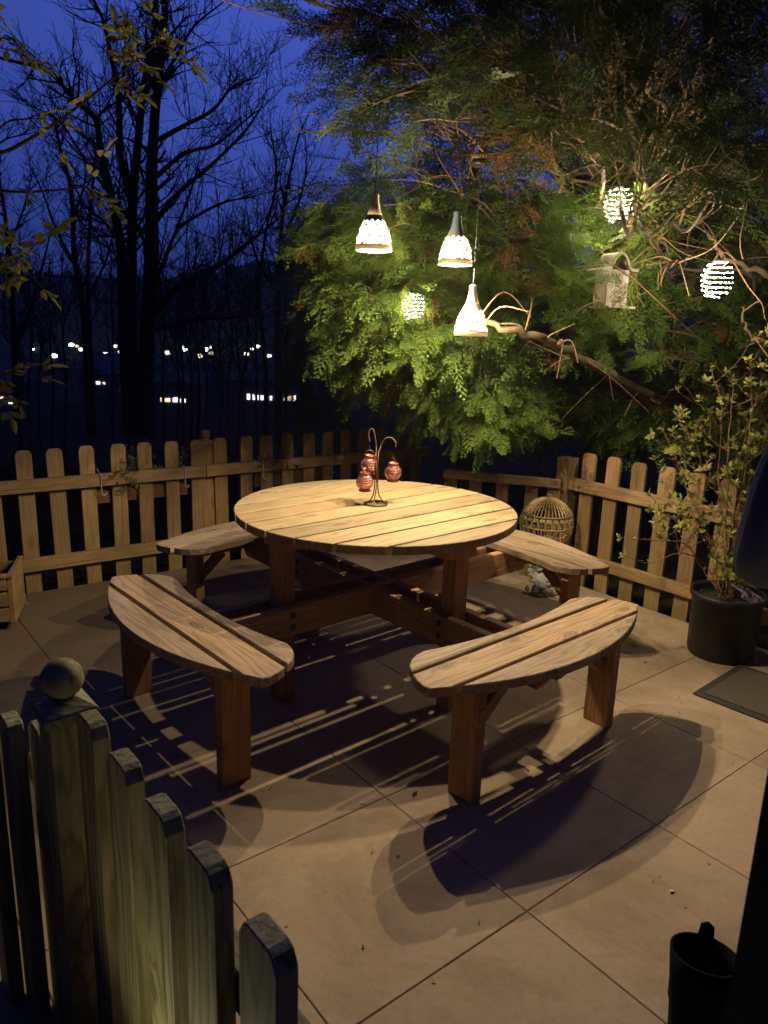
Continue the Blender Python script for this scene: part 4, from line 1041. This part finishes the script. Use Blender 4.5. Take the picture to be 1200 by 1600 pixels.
bare_tree('largest bare tree, with several dark trunks rising from one base',(225,690),14,[
  (Z((572,1700),(575,1300),(592,1000),(592,700),(605,450),(625,250),(640,100),(655,-80)),.26),
  (Z((530,1700),(515,1300),(515,1000),(520,760),(545,500),(562,330),(600,150),(610,-60)),.20),
  (Z((500,1700),(480,1250),(470,950),(430,750),(392,570),(372,460),(300,400),(190,280),(60,240)),.16),
  (Z((516,800),(470,600),(465,400),(430,200),(395,60),(330,-60)),.12),
  (Z((605,1220),(700,1120),(850,1040),(980,940),(1070,870)),.13),
  (Z((600,1290),(750,1250),(900,1240),(1050,1235)),.09),
  (Z((610,860),(700,750),(830,640),(950,520),(1015,430)),.09),
  (Z((610,690),(720,600),(850,560),(980,450)),.08),
  (Z((620,545),(720,490),(830,430),(910,340),(1010,300)),.08),
  (Z((622,330),(700,200),(760,100),(870,10)),.07),
  (Z((600,1120),(680,920),(740,760),(775,640)),.07),
  (Z((690,890),(850,800),(970,770)),.06),
  (Z((545,500),(500,380),(480,250),(520,100)),.06),
  (Z((372,470),(420,420),(560,350)),.06),
  (Z((470,950),(400,860),(330,800),(250,640)),.05),
  (Z((430,760),(330,620),(230,470),(130,420)),.05),
  (Z((600,620),(550,560),(500,420),(440,330)),.05)],1.6,4.2,3)
bare_tree('bare tree with two slim trunks, left of the largest bare tree',(120,690),19,[
  (Z((350,1700),(330,1250),(290,1000),(280,760),(240,600),(215,480)),.16),(Z((365,1700),(345,1150),(350,900),(365,700),(385,600)),.12),
  (Z((300,1050),(220,900),(170,760),(120,650)),.08),(Z((330,1200),(420,1000),(450,850)),.07),(Z((285,850),(330,720),(330,600)),.06)],1.8,2.4,3)
bare_tree('bare tree at the left edge with a bent trunk',(25,690),15,[
  (Z((70,1700),(55,1300),(40,1100),(20,850),(-20,600)),.14),(Z((60,1350),(130,1180),(160,1060),(200,900)),.08),(Z((40,1100),(-40,900),(-60,700),(0,560),(120,520)),.06),(Z((30,980),(90,820),(120,700)),.05)],1.4,2.6,3)
bare_tree('dark bare tree right of the largest, against the evergreen',(430,700),17,[
  (Z((1090,1750),(1085,1300),(1090,1050),(1110,800),(1150,600)),.15),(Z((1040,1750),(1035,1400),(1010,1150),(1040,900),(1080,700),(1060,520)),.10),(Z((1088,1150),(1000,1000),(960,800)),.07),(Z((1100,950),(1180,750),(1200,600)),.07),(Z((1030,1250),(930,1180),(880,1060)),.05)],1.7,2.6,3)
sap=[(560,1020,22),(350,1150,28),(500,1100,25),(770,1040,21),(1000,830,27),(930,1000,19),(710,960,29),(590,880,34),(860,900,30),(200,1000,24),(80,1060,27),(1120,900,20),(690,830,20),(745,940,24),(900,760,22),(860,1010,17),(960,900,26),(440,1000,23),(250,1080,21),(160,1120,26),(640,1050,30),(1180,760,24),(120,900,30),(800,980,32)]
for k,(x,y0,d) in enumerate(sap):
    w=random.uniform(-40,40)
    lab='thin bare sapling in the dark thicket beyond the fence'
    bare_tree(lab,(x*.4,700),d,[(Z((x,1780),(x+w*.3,1500),(x-w*.2,1300),(x+w,(1300+y0)/2),(x+w*1.4,y0)),.07*d/20),(Z((x,1450),(x-w-30,1250),(x-w*1.5-20,1100)),.04*d/20)],1.7*d/20,3.4,2,group='saplings in the thicket beyond the fence')

# ------------------------------------------------------------------ leafy shoots near the camera, top left
def leafy_shrub():
    foot=Vector((-1.35,1.75,-.06)); t=thing('leafy_shrub','leafy shrub reaching in with pale leaflets at the upper left','shrub',foot)
    st=MB(); lf=MB()
    def cl(p,d,n,L):  # compound leaf
        d=d.normalized(); droop=Vector((0,0,-1)); tipp=p+d*L+droop*L*.15
        c=curve([p,p+d*L*.5,tipp],5); st.tube([q-foot for q in c],[.0016-.00012*i for i in range(len(c))],4)
        sd=d.cross(Vector((0,0,1))); sd=sd.normalized() if sd.length>1e-5 else Vector((1,0,0)); sd=(sd+Vector((random.gauss(0,.3),random.gauss(0,.3),random.gauss(0,.4)))).normalized()
        for k in range(n):
            u=.3+.62*k/(n-1); i=int(u*(len(c)-1)); q=c[i]; s=L*.42*(1.0-.35*abs(u-.6))
            for sg in (-1,1): leaf_blade(lf,q-foot,sd*sg+d*.55+Vector((0,0,-.25+random.gauss(0,.15))),d.cross(sd),s*random.uniform(.8,1.1),s*.44)
        leaf_blade(lf,c[-1]-foot,c[-1]-c[-3],sd.cross(d),L*.45,L*.16)
    def shoot(pts,leaves,r=.005):
        c=curve(pts,6); n=len(c); st.tube([q-foot for q in c],[lerp(r,.0018,i/(n-1)) for i in range(n)],6)
        for u,cnt in leaves:
            p=c[int(u*(n-1))]; tg=(c[min(n-1,int(u*(n-1))+1)]-c[max(0,int(u*(n-1))-1)]).normalized()
            for k in range(cnt):
                a=random.random()*6.28; o=tg.orthogonal().normalized(); d=o*cos(a)+tg.cross(o)*sin(a)+tg*.6
                cl(p,d,random.randint(2,3),random.uniform(.06,.10))
    hub=Vector((-1.15,1.75,1.3))
    shoot([foot,Vector((-1.3,1.75,.7)),hub,P(-80,290,1.75),P(20,232,1.7),P(90,190,1.65),P(170,128,1.6),P(245,68,1.6)],[(.80,1),(.86,3),(.91,3),(.95,5),(1,6)],.008)
    shoot([hub,P(-120,330,1.7),P(-30,300,1.65),P(50,300,1.6),P(135,292,1.6)],[(.75,1),(1,5)],.005)
    shoot([hub,P(-150,200,1.7),P(-60,110,1.6),P(10,55,1.55)],[(.75,2),(.9,4),(1,4)],.005)
    shoot([hub,P(-100,420,1.6),P(-30,400,1.55),P(40,400,1.5)],[(.7,2),(.85,4),(1,5)],.005)
    shoot([hub,P(-60,300,1.7),P(0,200,1.65),P(45,185,1.6)],[(1,3)],.004)
    shoot([hub,P(-100,560,1.6),P(-30,590,1.55),P(2,585,1.5)],[(.9,3),(1,4)],.004)
    build('stems',st,M_TWIG,t); build('leaves',lf,M_LEAF2,t)
leafy_shrub()

# ------------------------------------------------------------------ far lights across the valley
M_FLOOD=emit('flood_lamp',(.74,1.0,.84),22); M_WARM=emit('warm_window',(1,.72,.42),1.6); M_COOL=emit('cool_window',(.92,.95,1.0),2.2)
M_DARKWALL=plain('dark_cladding',(.05,.05,.055),.8)
def far_lamp(px,py,d,first=None,s=1.0):
    p=P(px,py,d); g=hgt(p.x,p.y); h=max(4,p.z-g)
    if first is None:
        t=thing('street_lamp','tiny lit street lamp across the valley','street lamp',(p.x,p.y,g),0,'street lamps across the valley')
        b=MB(); b.tube([(0,0,0),(0,0,h)],.12,6); build('pole',b,M_DARKWALL,t)
        b=MB(); b.ball((0,0,h),.8,10,None,.6); hd=build('lamp_head',b,M_FLOOD,t,True)
        HEADS.append(hd.data)
        for c_,e_ in (((1,.80,.55),5),((.85,.95,1),3.0),((.74,1,.84),9),((1,.86,.66),1.6)):
            q=hd.data.copy(); q.materials[0]=emit('street_lamp_glow',c_,e_); HEADS.append(q)
    else:
        t=copy_tree(first); t.location=(p.x,p.y,p.z-first['hh']); k=random.choice((.35,.5,.6,.8,1.1)); t.scale=(k,k,1)
        for ch in t.children:
            if ch.name.startswith('lamp_head'): ch.data=random.choice(HEADS)
    t['hh']=h
    return t
fl=None; HEADS=[]
for px,py,d in ((112,543,230),(120,541,240),(126,546,210),(180,541,250),(186,550,220),(239,544,240),(285,542,220),(289,546,230),(322,546,210),(329,543,235),(370,543,260),(394,545,230),(402,541,240),(330,552,200),(165,553,230),(52,545,250),(100,548,300),(140,552,180),(156,546,310),(215,549,270),(262,551,190),(300,547,330),(312,556,170),(345,550,300),(352,541,340),(385,553,190),(412,548,280),(420,556,210),(84,556,190),(20,550,280),(437,546,300)):
    o=far_lamp(px,py,d,fl); fl=fl or o
def shed(label,px0,px1,py,d,mats,n,hw,group='lit buildings in the valley'):
    a=P(px0,py,d); b_=P(px1,py,d); g=hgt((a.x+b_.x)/2,(a.y+b_.y)/2); T=b_-a; T.z=0; L=T.length; ang=math.atan2(T.y,T.x)
    t=thing('valley_building',label,'building',(a.x,a.y,g-1),ang,group); H=a.z-g+1
    b=MB(); b.box((-2,0,0),(L+2,14,H+2.2)); build('wall',b,M_DARKWALL,t)
    b=MB(); b.prism([(-.8,H+2.25),(14.8,H+2.25),(7,H+4.5)],-2.5,L+2.5,Matrix(((0,0,1,0),(1,0,0,0),(0,1,0,0),(0,0,0,1)))); build('roof',b,M_DARKWALL,t)
    for k in range(n):
        x0=L*k/n+random.uniform(.1,.4); x1=x0+L/n*random.uniform(.35,.8); b=MB(); b.box((x0,-.12,H-hw/2),(x1,-.003,H+hw/2*random.uniform(.6,1.2))); build('window',b,random.choice(mats),t)
shed('low valley building with a broken strip of lit windows, right of the largest bare tree',248,290,624,95,[M_COOL,M_WARM],7,.55)
shed('long valley building with a bright row of windows near the evergreens',384,462,620,100,[M_COOL,M_COOL,M_WARM],11,.7)
shed('valley building with one long pale window strip behind the largest tree',148,182,598,120,[M_COOL,M_WARM],4,.45)
shed('valley building glowing at the left edge',-30,24,624,90,[M_COOL,M_WARM],7,.8)
shed('valley building with reddish lit windows beside the main trunk',186,216,608,110,[M_WARM],3,.9)

# ------------------------------------------------------------------ night air over the valley
def haze():
    b=MB(); b.box((-930,-70,-13),(930,980,105))
    m=bpy.data.materials.new('night_haze'); m.use_nodes=True; t=m.node_tree; t.nodes.remove(t.nodes['Principled BSDF'])
    v=t.nodes.new('ShaderNodeVolumePrincipled'); v.inputs['Color'].default_value=(.93,.93,.95,1); v.inputs['Density'].default_value=.0010
    t.links.new(v.outputs[0],t.nodes['Material Output'].inputs['Volume'])
    tag(build('haze',b,m),kind='stuff')
haze()
